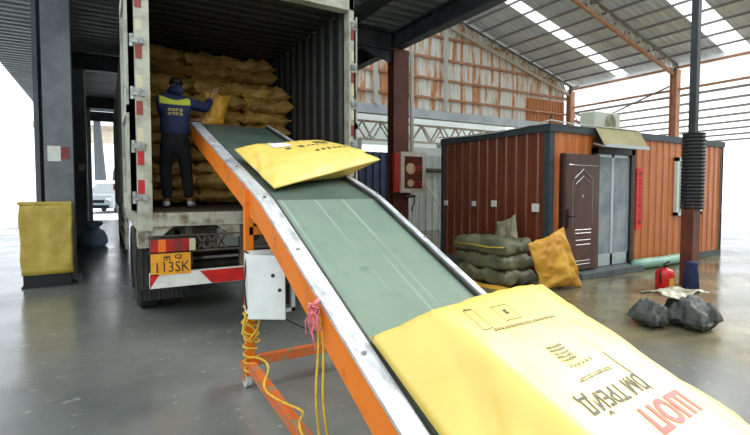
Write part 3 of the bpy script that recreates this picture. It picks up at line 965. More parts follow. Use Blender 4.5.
# ================================================================== CONVEYOR
t = conv = empty('belt_conveyor', (1.45, 3.4, 0), 'inclined green belt conveyor with orange frame reaching up into the container', 'conveyor')
def bz(y): return .665 + .465 * (y - 1.445) if y < 3.17 else 1.467 + .312 * (y - 3.17)
BL, BR = 1.04, 1.85
YB, YT = .42, 6.02
ys = [YB, .9, 1.4, 2, 2.6, 3.1, 3.24, 3.9, 4.6, 5.3, YT]
def strip(x0, x1, z0, z1, ya=YB, yb=YT):
    """solid running along the incline: z0/z1 relative to belt height"""
    yy = [y for y in ys if ya < y < yb]
    yy = [ya] + yy + [yb]
    n = len(yy)
    vs = []
    for y in yy:
        vs += [(x0, y, bz(y) + z0), (x1, y, bz(y) + z0), (x1, y, bz(y) + z1), (x0, y, bz(y) + z1)]
    fs = [(0, 1, 2, 3), (4 * n - 1, 4 * n - 2, 4 * n - 3, 4 * n - 4)]
    for i in range(n - 1):
        for k in range(4):
            fs.append((4 * i + k, 4 * i + 4 + k, 4 * i + 4 + (k + 1) % 4, 4 * i + (k + 1) % 4))
    return MB().add(vs, fs)
strip(BL, BR, -.02, 0, YB, 3.17).build('belt', M['belt'], t)
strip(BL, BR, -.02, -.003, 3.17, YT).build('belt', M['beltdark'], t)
strip(BL, BR, -.17, -.16, YB + .1, YT - .1).build('return_belt', M['belt'], t)
strip(.93, .955, -.2, -.012).build('side_frame', M['orange'], t)
mb = strip(.955, 1.0, -.2, -.185); mb.build('side_frame_lip', M['orange'], t)
mb = strip(1.9, 1.925, -.2, -.012); mb.build('side_frame', M['orange'], t)
strip(.925, 1.032, -.01, .012).build('edge_rail', M['rail'], t)
strip(1.03, 1.045, .0, .014).build('guard_strip', M['raildark'], t)
strip(1.856, 1.872, -.01, .026).build('guard_strip', M['raildark'], t)
strip(1.872, 1.912, .026, .036).build('edge_rail', M['rail'], t)
strip(1.88, 1.9, -.01, .026).build('rail_web', M['rail'], t)
for y in (1.75, 2.55, 3.2, 4.0, 4.9):
    for x in (.976, 1.905):
        z = bz(y) + (.012 if x < 1 else .036)
        MB().cyl((x, y, z), (x, y, z + .008), .012, 8).build('bolt', M['rod'], t)
for y in (YB, YT):
    MB().cyl((1.0, y, bz(y) - .09), (1.89, y, bz(y) - .09), .085, 20).build('end_roller', M['rod'], t, smooth=True)
for y in (1.2, 2.0, 2.8, 3.6, 4.4, 5.2):
    MB().cyl((.955, y, bz(y) - .06), (1.9, y, bz(y) - .06), .035, 12).build('carrying_roller', M['rod'], t, smooth=True)
# legs
for x, s in ((.93, 1), (1.93, -1)):
    B(x - .03, x + .03, 3.44, 3.5, .12, bz(3.47) - .02).build('leg', M['orange'] if s > 0 else M['orangeworn'], t)
    MB().beam((x, 3.47, .2), (x, 1.55, .13), .06, .07).build('base_rail', M['orangeworn'], t)
    MB().beam((x, 1.55, .13), (x, 1.35, bz(1.35) - .2), .05, .05).build('strut', M['orange'], t)
    for yy in (3.55, 1.5):
        c = MB().box(x - .035, x + .035, yy - .06, yy + .06, .13, .19).box(x - .03, x - .024, yy - .025, yy + .025, .05, .14).box(x + .024, x + .03, yy - .025, yy + .025, .05, .14)
        cc = c.build('caster', M['orangeworn'], t)
        MB().cyl((x - .022, yy, .06), (x + .022, yy, .06), .06, 20).build('wheel', M['pipe'], cc)
B(.93, 1.93, 3.42, 3.48, .2, .27).build('cross_brace', M['orangeworn'], t)
B(.93, 1.93, 3.44, 3.5, 1.2, 1.26).build('cross_brace', M['orange'], t)

# control box
t = empty('control_box', (1.05, 3.36, .6), 'white electrical control box with open door on the conveyor leg', 'electrical box')
x0, x1, y0, y1, z0, z1 = .885, 1.235, 3.3, 3.43, .615, 1.085
mb = B(x0, x1, y1 - .01, y1, z0, z1).box(x0, x0 + .01, y0, y1, z0, z1).box(x1 - .01, x1, y0, y1, z0, z1).box(x0, x1, y0, y1, z0, z0 + .01).box(x0, x1, y0, y1, z1 - .01, z1)
mb.box(x1 - .03, x1, y0 - .003, y0 + .004, z0, z1).box(x0, x1, y0 - .003, y0 + .004, z1 - .03, z1).box(x0, x1, y0 - .003, y0 + .004, z0, z0 + .03)
mb.build('housing', M['box'], t)
B(x0 + .02, x1 - .02, y1 - .05, y1 - .012, z0 + .04, z1 - .04).build('terminal_panel', M['boxin'], t)
pa = Vector((.872, 3.285, 0)); dd = Vector((.226, -.15, 0))
nn = Vector((dd.y, -dd.x, 0)).normalized()
dr = MB().prism([pa + Vector((0, 0, .605)), pa + dd + Vector((0, 0, .605)), pa + dd + nn * -.018 + Vector((0, 0, .605)), pa - nn * .018 + Vector((0, 0, .605))], (0, 0, .465)).build('door', M['box'], t, bevel=.003)
for u, z, r, mm in ((.42, .93, .011, 'box'), (.68, .925, .014, 'cable'), (.86, .82, .014, 'cable')):
    p = pa + dd * u + Vector((0, 0, z))
    for sg in (1, -1):
        pass
    MB().cyl(p + nn * .004, p - nn * .03, r, 12).build('button', M[mm], dr)
MB().tube([(.9, 3.4, 1.08), (.885, 3.38, 1.0), (.865, 3.35, .85), (.87, 3.33, .7), (.9, 3.4, .62)], .007).build('cable', M['cable'], t, smooth=True)

# cords
rnd = random.Random(2)
pts = []
for k in range(90):
    a = k * .62
    z = .68 - k * .0058
    r = .05 + .03 * noise.noise(Vector((k * .23, 0, 1)))
    pts.append((.93 + r * cos(a), 3.45 + r * sin(a) - .01, z + .02 * noise.noise(Vector((k * .3, 5, 1)))))
tag(MB().tube(pts, .008, 6).build('coiled_cord', M['yellowcord'], smooth=True), 'yellow cord wound round the conveyor leg under the white box', 'cord')
pts = []
for k in range(40):
    f = k / 39
    pts.append((.93 + .05 * sin(f * 14), 3.4 - 1.5 * f + .03 * cos(f * 17), .27 - .07 * f + .03 * sin(f * 11)))
tag(MB().tube(pts, .008, 6).build('trailing_cord', M['yellowcord'], smooth=True), 'yellow cord trailing along the lower base rail of the conveyor', 'cord')
pts = [(.9, 3.4, .66), (.87, 3.38, .57), (.85, 3.37, .48), (.9, 3.36, .43), (.96, 3.36, .5), (.99, 3.36, .62), (.93, 3.37, .66), (.88, 3.37, .56), (.97, 3.36, .47), (.92, 3.38, .4)]
tag(MB().tube(pts, .009, 6).build('looped_cord', M['yellowcord'], smooth=True), 'loose loop of yellow cord just below the white box', 'cord')
def hang(name, m, p0, p1, sag, r, lb, cat='cord', n=14):
    pts = []
    for k in range(n + 1):
        f = k / n
        p = Vector(p0).lerp(Vector(p1), f)
        p += Vector((.012 * sin(f * 9), .008 * sin(f * 7 + 1), -sag * 4 * f * (1 - f)))
        pts.append(p)
    return tag(MB().tube(pts, r, 6).build(name, m, smooth=True), lb, cat)
hang('yellow_rope', M['yellowcord'], (.916, 2.14, .94), (.905, 2.1, .1), 0, .007, 'left one of two yellow cords hanging from the pink knot', 'cord')
hang('yellow_rope', M['yellowcord'], (.916, 2.1, .92), (.93, 2.02, .1), 0, .007, 'right one of two yellow cords hanging from the pink knot', 'cord')
rnd = random.Random(9)
mb = MB()
c0 = Vector((.905, 2.12, .93))
for k in range(14):
    a = c0 + Vector((rnd.uniform(-.03, .01), rnd.uniform(-.04, .04), rnd.uniform(-.03, .05)))
    b = a + Vector((rnd.uniform(-.04, 0), rnd.uniform(-.05, .05), rnd.uniform(-.16, .03)))
    mb.tube([a, (a + b) / 2 + Vector((-.015, .01, .01)), b], .0045, 5)
mb.tube([c0 + Vector((.02, 0, .06)), c0 + Vector((-.02, 0, .03)), c0 + Vector((.0, .03, 0)), c0 + Vector((-.01, -.03, .01)), c0], .012, 6)
tag(mb.build('twine_knot', M['pink'], smooth=True), 'frayed pink twine knot tied on the orange conveyor frame', 'twine')
hang('power_cable', M['cable'], (1.1, 3.38, .6), (1.93, 3.3, .4), .12, .008, 'thin black cable hanging under the conveyor from the white box', 'cable')
pts = [(1.34 + .02 * sin(k * .5), 3.33, .50 - .004 * k) for k in range(6)]

# ================================================================== BIG NEAR SACK on belt
def ring_sack(outer, inner, cent_h, bottom, seed, n=50, fold=0.0):
    """box-like sack: square rings blend from the seam outline up steep sides to the flat top face"""
    mb = MB()
    o4 = [Vector(p) for p in outer]; i4 = [Vector(p) for p in inner]; b4 = [Vector(p) for p in bottom]
    sv = Vector((seed, seed * 2.1, seed * 3.3))
    def bil(c, u, v):
        a = (u + 1) / 2; b = (v + 1) / 2
        return c[0] * (1 - a) * (1 - b) + c[1] * a * (1 - b) + c[2] * a * b + c[3] * (1 - a) * b
    def P(i, j, side):
        u = -1 + 2 * i / n; v = -1 + 2 * j / n
        r = max(abs(u), abs(v), 1e-6)
        uu, vv = u / r, v / r
        if side > 0:
            r0 = .62
            if r >= r0:
                s = (1 - r) / (1 - r0)
                po = bil(o4, uu, vv); pi_ = bil(i4, uu, vv)
                k = s
                p = po.lerp(pi_, k)
                # side bulge between seam and top edge, ears in corners
                corner = (min(abs(uu), abs(vv))) ** 4
                ctr = (bil(o4, 0, 0))
                outw = Vector((p.x - ctr.x, p.y - ctr.y, 0)).normalized()
                p = p + outw * (.012 * sin(pi * s) * (1 - corner)) + Vector((0, 0, .012 * sin(pi * s) * (1 - corner)))
                w = sin(pi * min(1, s * .9))
            else:
                p = bil(i4, u / r0, v / r0)
                p = p + Vector((0, 0, cent_h * (1 - (r / r0) ** 2)))
                w = .35
        else:
            p = bil(o4, uu, vv).lerp(bil(b4, uu, vv), min(1, (1 - r) / .25)) if r > .75 else bil(b4, u / .75, v / .75)
            w = 0
        if side > 0 and r >= r0 and u < 0 and abs(u) >= abs(v):
            s = (1 - r) / (1 - r0)
            f = vv - (.55 - .75 * (1 - s))
            g = vv - (.95 - 1.25 * (1 - s))
            p = p + Vector((1, 0, -.3)) * fold * (math.exp(-(f / .13) ** 2) - .6 * math.exp(-((f + .3) / .16) ** 2) + .7 * math.exp(-(g / .1) ** 2)) * sin(pi * min(1, s + .12))
        k = Vector((p.x * 3.2, p.y * 3.2, p.z * 3)) + sv
        d = noise.noise(k) * .03 + noise.noise(k * 2.7) * .008
        cr = abs(noise.noise(Vector((p.x * 5 + p.y * 2, p.y * 3 - p.x * 2, p.z * 6)) + sv)) * .04
        nrm = Vector((p.x - bil(o4, 0, 0).x, p.y - bil(o4, 0, 0).y, .25)).normalized()
        return p + nrm * (d - cr) * (w if side > 0 else 0)
    vs = []; idx = {}
    for side in (1, -1):
        for i in range(n + 1):
            for j in range(n + 1):
                if side < 0 and (i in (0, n) or j in (0, n)):
                    idx[(side, i, j)] = idx[(1, i, j)]; continue
                idx[(side, i, j)] = len(vs); vs.append(P(i, j, side))
    fs = []
    for side in (1, -1):
        for i in range(n):
            for j in range(n):
                f = (idx[(side, i, j)], idx[(side, i + 1, j)], idx[(side, i + 1, j + 1)], idx[(side, i, j + 1)])
                fs.append(f if side > 0 else f[::-1])
    return mb.add(vs, fs)

def onb(x, y, h): return (x, y, bz(y) + h)
outer = [onb(1.07, .50, .05), onb(2.42, .66, .10), onb(2.2, 1.80, .16), onb(1.03, 1.80, .035)]
inner = [onb(1.46, .62, .29), onb(2.24, .62, .26), onb(1.99, 1.70, .25), onb(1.25, 1.60, .285)]
bott = [onb(1.10, .55, .02), onb(1.85, .6, .015), onb(1.85, 1.72, .015), onb(1.1, 1.72, .015)]
ns = ring_sack(outer, inner, .015, bott, 1.7, fold=.035)
for v in ns.v:
    lim = bz(v.y) + .006 + (.045 if v.x > 1.85 else 0) + (.034 if v.x < 1.06 else 0)
    if v.z < lim: v.z = lim
big = ns.build('printed_sack', M['sackyellow'], smooth=True)
tag(big, 'large yellow printed parcel sack lying in the foreground at the low end of the conveyor', 'sack')
bv = bvh_of(big)
# print is set upside down to the viewer: text runs towards -X, its top towards -Y
ang = radians(4)
def upside(cx, cy, sx=1.0, sy=1.0, rot=0.0):
    def f(x, y):
        a = ang + rot
        X = -(x * sx) ; Yy = -(y * sy)
        return Vector((cx + X * cos(a) - Yy * sin(a), cy + X * sin(a) + Yy * cos(a), 2.0))
    return f
D = (0, 0, -1)
vs, fs = text_mesh('ЮМ ТРЕЙД', .1, bold=.0015)
decal('printed_title', vs, fs, upside(1.70, 1.035, .80, .95), D, bv, M['fadedink'], big)
vs, fs = text_mesh('ШОП', .15, bold=.006)
decal('printed_title', vs, fs, upside(1.86, .92, .9, .85), D, bv, M['redink'], big)
vs, fs = strokes(1, 16, .011, .014, 11)
decal('small_print', vs, fs, upside(1.70, 1.115), D, bv, M['fadedink'], big, sub=0)
vs, fs = strokes(1, 6, .013, .014, 12, 1.2)
decal('small_print', vs, fs, upside(1.68, 1.175), D, bv, M['fadedink'], big, sub=0)
vs, fs = strokes(5, 7, .012, .012, 13, .25, .5)
decal('small_print', vs, fs, upside(1.65, 1.245), D, bv, M['fadedink'], big, sub=0)
vs, fs = strokes(1, 20, .016, .014, 14, .35)
decal('small_print', vs, fs, upside(1.64, 1.425), D, bv, M['fadedink'], big, sub=0)
def frame2(w, h, t):
    vs = []; fs = []
    for x0, x1, y0, y1 in ((-w / 2, w / 2, -h / 2, -h / 2 + t), (-w / 2, w / 2, h / 2 - t, h / 2), (-w / 2, -w / 2 + t, -h / 2, h / 2), (w / 2 - t, w / 2, -h / 2, h / 2)):
        o = len(vs)
        vs += [Vector((x0, y0, 0)), Vector((x1, y0, 0)), Vector((x1, y1, 0)), Vector((x0, y1, 0))]
        fs.append((o, o + 1, o + 2, o + 3))
    return vs, fs
vs, fs = frame2(.11, .1, .003)
decal('printed_frame', vs, fs, upside(1.60, 1.51), D, bv, M['fadedink'], big, sub=3)
vs, fs = strokes(1, 1, .022, .03, 2, thick=.4)
decal('printed_mark', vs, fs, upside(1.60, 1.505), D, bv, M['fadedink'], big, sub=0)
vs, fs = frame2(.06, .13, .003)
decal('printed_frame', vs, fs, upside(1.405, 1.49), D, bv, M['fadedink'], big, sub=3)
vs, fs = strokes(1, 2, .022, .012, 8)
decal('printed_mark', vs, fs, upside(1.40, 1.555), D, bv, M['fadedink'], big, sub=0)
# crease tape & paper label
def grid2(w, h, nx=8, ny=8):
    vs = [Vector((-w / 2 + w * i / nx, -h / 2 + h * j / ny, 0)) for i in range(nx + 1) for j in range(ny + 1)]
    fs = [(i * (ny + 1) + j, (i + 1) * (ny + 1) + j, (i + 1) * (ny + 1) + j + 1, i * (ny + 1) + j + 1) for i in range(nx) for j in range(ny)]
    return vs, fs
vs, fs = grid2(.075, .21)
decal('paper_label', vs, fs, upside(1.925, 1.11, rot=radians(4)), D, bv, M['paper'], big, off=.005, sub=0)

# ================================================================== SECOND SACK on belt
c = [onb(1.09, 3.33, .03), (2.22, 3.66, bz(3.66) + .2), (1.97, 4.42, bz(4.42) + .2), (1.02, 4.25, bz(4.2) + .12)]
inn = [(1.23, 3.52, bz(3.52) + .15), (2.08, 3.74, bz(3.74) + .27), (1.84, 4.26, bz(4.26) + .23), (1.16, 4.12, bz(4.12) + .18)]
bo2 = [onb(1.2, 3.5, .012), onb(1.84, 3.7, .012), onb(1.84, 4.3, .012), onb(1.1, 4.15, .012)]
s2 = ring_sack(c, inn, .03, bo2, 4.4, fold=.012)
# keep the underside on the belt
for v in s2.v:
    lim = bz(v.y) + .006 + (.045 if v.x > 1.85 else 0) + (.034 if v.x < 1.06 else 0)
    if v.z < lim: v.z = lim
mid = s2.build('printed_sack', M['sackyellow'], smooth=True)
tag(mid, 'yellow printed parcel sack riding halfway up the conveyor before the container door', 'sack')
bv2 = bvh_of(mid)
e1 = (Vector((2.22, 3.66, 0)) - Vector((1.09, 3.33, 0))).normalized()
e2 = Vector((-e1.y, e1.x, 0))
def onmid(cx, cy, sx=1, sy=1):
    return lambda x, y: Vector((cx, cy, 3.0)) + e1 * x * sx + e2 * y * sy
vs, fs = strokes(1, 7, .035, .035, 31, .9, thick=.3)
decal('printed_row', vs, fs, onmid(1.84, 3.85), D, bv2, M['ink'], mid, sub=0)
vs, fs = strokes(1, 2, .075, .06, 32, .1, thick=.3)
decal('printed_logo', vs, fs, onmid(1.78, 4.08), D, bv2, M['ink'], mid, sub=0)
vs, fs = strokes(1, 2, .06, .05, 33, 1.2, thick=.25)
decal('printed_row', vs, fs, onmid(1.50, 3.93), D, bv2, M['fadedink'], mid, sub=0)
vs, fs = strokes(1, 6, .03, .03, 34, .8, thick=.3)
decal('printed_row', vs, fs, onmid(1.7, 3.97), D, bv2, M['fadedink'], mid, sub=0)
vs, fs = strokes(1, 9, .05, .05, 35, .7, thick=.3)
decal('printed_row', vs, fs, onmid(1.62, 4.25), D, bv2, M['ink'], mid, sub=0)
vs, fs = grid2(.17, .16)
decal('paper_label', vs, fs, onmid(1.37, 4.03), D, bv2, M['paper'], mid, off=.005, sub=0)

# ================================================================== WORKER
wx, wy, wz = .76, 6.12, 1.312
per = empty('person', (wx, wy, wz), 'person in navy jacket with lime shoulder yoke and black trousers, back turned, lifting a sack', 'person')
def skinned(name, pts, edges, m, parent, sub=2, root=0):
    me = bpy.data.meshes.new(name)
    base = Vector((0, 0, 0)); q = parent
    while q is not None:
        base += q.location; q = q.parent
    me.from_pydata([Vector(p[0]) - base for p in pts], edges, [])
    o = bpy.data.objects.new(name, me)
    C.objects.link(o)
    o.parent = parent
    md = o.modifiers.new('skin', 'SKIN')
    md.use_smooth_shade = True
    if not me.skin_vertices: me.attributes.new
    sk = me.skin_vertices[0].data
    for i, p in enumerate(pts):
        r = p[1] if isinstance(p[1], tuple) else (p[1], p[1])
        sk[i].radius = r
        sk[i].use_root = (i == root)
    s = o.modifiers.new('sub', 'SUBSURF')
    s.levels = sub; s.render_levels = sub
    bpy.context.view_layer.update()
    dg = bpy.context.evaluated_depsgraph_get()
    nm = bpy.data.meshes.new_from_object(o.evaluated_get(dg))
    o.modifiers.clear()
    o.data = nm
    for p in nm.polygons: p.use_smooth = True
    nm.materials.clear(); nm.materials.append(m)
    return o
X, Y_, Z = wx, wy, wz
shL, shR = (X - .17, Y_ + .03, Z + 1.33), (X + .19, Y_ + .04, Z + 1.33)
elL, elR = (X - .1, Y_ + .30, Z + 1.18), (X + .39, Y_ + .12, Z + 1.26)
haL, haR = (X + .27, Y_ + .32, Z + 1.14), (X + .47, Y_ + .22, Z + 1.44)
fl, fr_ = (X - .10, Y_ + .05, Z + .08), (X + .14, Y_ - .04, Z + .08)
kl, kr = (X - .11, Y_ + .08, Z + .48), (X + .12, Y_ + .02, Z + .48)
body = [((X, Y_ + .03, Z + .88), (.13, .10)), ((X, Y_ + .04, Z + 1.1), (.12, .09)), ((X + .01, Y_ + .05, Z + 1.27), (.14, .09)),
        ((X + .01, Y_ + .06, Z + 1.39), .055), ((X + .02, Y_ + .08, Z + 1.45), .055), ((X + .03, Y_ + .11, Z + 1.53), (.075, .09)), ((X + .03, Y_ + .12, Z + 1.6), (.06, .075)),
        ((X - .13, Y_ + .04, Z + 1.33), .06), (elL, .038), (haL, .026),
        ((X + .15, Y_ + .05, Z + 1.33), .06), (elR, .038), (haR, .026),
        ((X - .09, Y_ + .05, Z + .82), .085), (kl, .052), ((fl[0], fl[1], fl[2] + .02), .035), ((fl[0] - .02, fl[1] + .14, Z + .04), .03),
        ((X + .09, Y_ + .02, Z + .82), .085), (kr, .052), ((fr_[0], fr_[1], fr_[2] + .02), .035), ((fr_[0] + .05, fr_[1] + .12, Z + .04), .03)]
ed = [(0, 1), (1, 2), (2, 3), (3, 4), (4, 5), (5, 6), (2, 7), (7, 8), (8, 9), (2, 10), (10, 11), (11, 12), (0, 13), (13, 14), (14, 15), (15, 16), (0, 17), (17, 18), (18, 19), (19, 20)]
# palms and five fingers on each hand, closing on the sack
def hand(h, d, side):
    global body, ed
    hi = {id(haL): 9, id(haR): 12}[id(h)]
    d = Vector(d).normalized(); s = Vector(side).normalized(); c_ = Vector(h)
    body.append((c_ + d * .05, (.036, .018))); pi_ = len(body) - 1
    ed.append((hi, pi_))
    for k, L in enumerate((.062, .072, .066, .05)):
        off = s * (-.027 + .018 * k)
        body.append((c_ + d * .085 + off, .0095)); a = len(body) - 1
        body.append((c_ + d * (.085 + L * .6) + off + Vector((0, -.012, -.004)), .0085))
        body.append((c_ + d * (.085 + L) + off + Vector((0, -.03, -.01)), .0075))
        ed.extend([(pi_, a), (a, a + 1), (a + 1, a + 2)])
    body.append((c_ + d * .045 - s * .045, .011)); a = len(body) - 1
    body.append((c_ + d * .08 - s * .062 + Vector((0, -.015, 0)), .009))
    ed.extend([(pi_, a), (a, a + 1)])
hand(haL, (1, .05, .1), (0, 0, 1))
hand(haR, (.55, .1, .8), (.8, 0, -.55))
skinned('body', body, ed, M['skin'], per)
jk = [((X, Y_ + .03, Z + .84), (.19, .13)), ((X, Y_ + .03, Z + .98), (.185, .125)), ((X, Y_ + .04, Z + 1.12), (.175, .125)), ((X + .01, Y_ + .05, Z + 1.25), (.185, .125)), ((X + .01, Y_ + .06, Z + 1.36), (.12, .09)),
      ((X - .15, Y_ + .04, Z + 1.32), .085), (elL, .062), (tuple(Vector(elL).lerp(Vector(haL), .88)), .045),
      ((X + .17, Y_ + .05, Z + 1.32), .085), (elR, .065), (tuple(Vector(elR).lerp(Vector(haR), .85)), .045)]
jo = skinned('jacket', jk, [(0, 1), (1, 2), (2, 3), (3, 4), (3, 5), (5, 6), (6, 7), (3, 8), (8, 9), (9, 10)], M['navy'], per)
hd = [((X + .0, Y_ - .02, Z + 1.38), (.13, .07)), ((X + .01, Y_ - .01, Z + 1.44), (.115, .075)), ((X + .02, Y_ + .03, Z + 1.5), (.085, .06))]
skinned('hood', hd, [(0, 1), (1, 2)], M['navy'], per)
hr = [((X + .03, Y_ + .09, Z + 1.5), (.085, .1)), ((X + .03, Y_ + .1, Z + 1.57), (.088, .1)), ((X + .03, Y_ + .11, Z + 1.615), (.05, .06))]
skinned('hair', hr, [(0, 1), (1, 2)], M['hair'], per)
# face features (turned away from the viewer)
MB().lathe((X + .03, Y_ + .21, Z + 1.5), [(.004, -.02), (.016, -.015), (.006, .02)], 8).build('nose', M['skin'], per, smooth=True)
for s in (-1, 1):
    MB().lathe((X + .03 + s * .03, Y_ + .195, Z + 1.53), [(.003, -.007), (.01, 0), (.003, .007)], 8).build('eye', M['hair'], per, smooth=True)
    MB().lathe((X + .03 + s * .088, Y_ + .12, Z + 1.5), [(.004, -.03), (.012, -.01), (.014, .015), (.005, .03)], 8).build('ear', M['skin'], per, smooth=True)
MB().beam((X + .005, Y_ + .197, Z + 1.465), (X + .055, Y_ + .197, Z + 1.465), .01, .008).build('mouth', M['hosered'], per)
tr = [((X, Y_ + .03, Z + 1.0), (.15, .11)), ((X, Y_ + .03, Z + .92), (.165, .12)), ((X, Y_ + .03, Z + .8), (.17, .12)), ((X - .095, Y_ + .05, Z + .68), .098), (kl, .078), ((fl[0], fl[1], Z + .1), .062),
      ((X + .10, Y_ + .02, Z + .68), .098), (kr, .078), ((fr_[0], fr_[1], Z + .1), .062)]
skinned('trousers', tr, [(0, 1), (1, 2), (2, 3), (3, 4), (4, 5), (2, 6), (6, 7), (7, 8)], M['black'], per)
for f_, dx in ((fl, -.03), (fr_, .08)):
    sh = [((f_[0], f_[1] - .03, Z + .05), (.042, .042)), ((f_[0] + dx * .4, f_[1] + .07, Z + .045), (.045, .038)), ((f_[0] + dx, f_[1] + .17, Z + .04), (.04, .032))]
    skinned('shoe', sh, [(0, 1), (1, 2)], M['shoe'], per)
# lime yoke and printed characters on the jacket back
jb = BVHTree.FromPolygons([v.co + per.location for v in jo.data.vertices], [tuple(p.vertices) for p in jo.data.polygons])
vs = []; fs = []
N = 24
for i in range(N + 1):
    u = -1 + 2 * i / N
    x = u * .175
    top = .012 + .055 * abs(u) ** 1.5
    lowr = -.045 + .03 * u * u * .3
    for j in range(4):
        vs.append(Vector((x, lowr + (top - lowr) * j / 3, 0)))
for i in range(N):
    for j in range(3):
        fs.append((i * 4 + j, (i + 1) * 4 + j, (i + 1) * 4 + j + 1, i * 4 + j + 1))
decal('shoulder_yoke', vs, fs, lambda x, y: Vector((X + .0 + x, 5, Z + 1.30 + y)), (0, 1, 0), jb, M['hivis'], per, off=.006, sub=0)
vs, fs = strokes(2, 4, .036, .034, 41, .2, .45, thick=.24)
decal('jacket_print', vs, fs, lambda x, y: Vector((X + x, 5, Z + 1.175 + y)), (0, 1, 0), jb, M['print_y'], per, off=.006, sub=0)

# sack held by the worker
c = [(1.1, 6.42, 2.32), (1.42, 6.5, 2.42), (1.56, 6.6, 2.86), (1.18, 6.46, 2.84)]
hs = sack_mb(c, (-.1, -1, .1), .09, .09, seed=33, n=24, p=3, pull=.12, wr=.03)
tag(hs.build('sack', M['sackamber'], smooth=True), 'crumpled amber sack held up by the worker in the container', 'sack')

# ================================================================== SITE CABIN
CX0, CX1, CY0, CY1, CZ = 6.37, 12.4, 5.1, 7.95, 2.6
t = empty('site_cabin', (9.4, 6.5, 0), 'wood-look corrugated cabin with flat roof and dark steel corner frames', 'cabin')
MB().corr((CX0 + .03, CY0 + .1, .12), (0, 1, 0), (0, 0, 1), CY1 - CY0 - .2, CZ - .2, .24, .018, (-1, 0, 0), .3, .1).build('side_wall', M['cableft'], t)
MB().corr((CX0 + .1, CY0 + .03, .12), (1, 0, 0), (0, 0, 1), 1.18, CZ - .2, .24, .02, (0, -1, 0), .35, .1).build('front_wall', M['cabfront'], t)
MB().corr((8.76, CY0 + .03, .12), (1, 0, 0), (0, 0, 1), CX1 - 8.86, CZ - .2, .24, .02, (0, -1, 0), .35, .1).build('front_wall', M['cabfront'], t)
MB().corr((7.56, CY0 + .03, 2.2), (1, 0, 0), (0, 0, 1), 1.22, CZ - .28 - 2.0, .24, .02, (0, -1, 0), .35, .1).build('front_wall', M['cabfront'], t)
B(CX0 + .08, CX1, CY1 - .06, CY1, .1, CZ).build('rear_wall', M['cableft'], t)
B(CX1 - .06, CX1, CY0, CY1, .1, CZ).build('end_wall', M['cabfront'], t)
for x in (CX0, CX1 - .12):
    for y in (CY0, CY1 - .12):
        B(x, x + .12, y, y + .12, 0, CZ).build('corner_frame', M['cabframe'], t)
B(CX0 - .02, CX1 + .02, CY0 - .02, CY0 + .1, CZ - .1, CZ + .02).build('roof_frame', M['cabframe'], t)
B(CX0 - .02, CX0 + .1, CY0 + .1, CY1, CZ - .1, CZ + .02).build('roof_frame', M['cabframe'], t)
B(CX0, CX1, CY0, CY1, CZ - .02, CZ + .03).build('roof', M['cabframe'], t)
B(CX0, CX1, CY0 - .005, CY0 + .1, 0, .13).build('plinth', M['plinth'], t)
B(CX0, CX0 + .1, CY0 + .1, CY1, 0, .13).build('plinth', M['plinth'], t)
B(6.9, 8.75, CY0 - .28, CY0 - .006, 0, .11).build('door_step', M['plinth'], t, bevel=.01)
B(CX0 + .1, CX1 - .1, CY0 + .1, CY1 - .1, .05, .12).build('cabin_floor', M['plinth'], t)
# doorway
df = MB().box(7.52, 7.62, CY0 - .04, CY0 + .1, .12, 2.28).box(8.66, 8.77, CY0 - .04, CY0 + .1, .12, 2.28).box(7.52, 8.77, CY0 - .04, CY0 + .1, 2.18, 2.28)
df.build('door_frame', M['doordark'], t)
gd_ = empty('glass_door', (8.14, CY0 + .03, .12)); gd_.parent = t; gd_.location = Vector((8.14, CY0 + .03, .12)) - t.location
fr = MB()
for a, b in ((7.63, 8.12), (8.12, 8.65)):
    fr.box(a, a + .04, CY0, CY0 + .04, .12, 2.17).box(b - .03, b, CY0, CY0 + .04, .12, 2.17).box(a, b, CY0, CY0 + .04, 2.12, 2.17).box(a, b, CY0, CY0 + .04, .12, .34)
fr.build('frame', M['silver'], gd_)
glass = mat('hazy_glass', (150, 162, 172), .12, var=(196, 206, 214), scale=1.3, lo=.4, hi=.62, coat=.5)
glass.node_tree.nodes['Principled BSDF'].inputs['Alpha'].default_value = .72
B(7.67, 8.09, CY0 + .015, CY0 + .022, .34, 2.12).build('pane', glass, gd_)
B(8.16, 8.62, CY0 + .015, CY0 + .022, .34, 2.12).build('pane', glass, gd_)
# open brown door leaf resting flat against the front wall
lf = empty('door', (7.1, CY0 - .09, .14)); lf.parent = t; lf.location = Vector((7.1, CY0 - .09, .14)) - t.location
lx0, lx1, ly = 6.64, 7.57, CY0 - .11
B(lx0, lx1, ly, ly + .07, .14, 2.14).build('door_panel', M['door'], lf, bevel=.008)
B(lx0 - .05, lx0 - .004, ly + .01, ly + .08, .14, 2.14).build('door_edge', M['doordark'], lf)
mb = MB()
def ogee(zb, w, h, r):
    pts = []
    for k in range(21):
        u = -1 + 2 * k / 20
        pts.append((7.1 + u * w, ly - .004, zb + h * (1 - abs(u) ** 1.6) * .75 + h * .25 * max(0, 1 - abs(u) * 3)))
    mb.tube(pts, r, 6)
ogee(1.72, .23, .16, .012); ogee(1.62, .2, .14, .010)
mb.build('arch_moulding', M['chrome'], lf)
mb = MB()
for z, w in ((.84, .22), (.78, .22), (.66, .2), (.58, .2), (.30, .2), (.24, .2)):
    mb.cyl((7.12 - w, ly - .003, z), (7.12 + w, ly - .003, z), .009, 6)
mb.cyl((6.72, ly - .003, 1.95), (7.5, ly - .003, 1.95), .012, 6)
mb.cyl((7.1 - .27, ly - .002, .9), (7.1 - .27, ly - .002, 1.7), .006, 6)
mb.cyl((7.1 + .27, ly - .002, .9), (7.1 + .27, ly - .002, 1.7), .006, 6)
mb.build('door_moulding', M['chrome'], lf)
MB().cyl((7.1, ly - .012, 1.42), (7.1, ly, 1.42), .022, 12).build('peephole', M['silver'], lf)
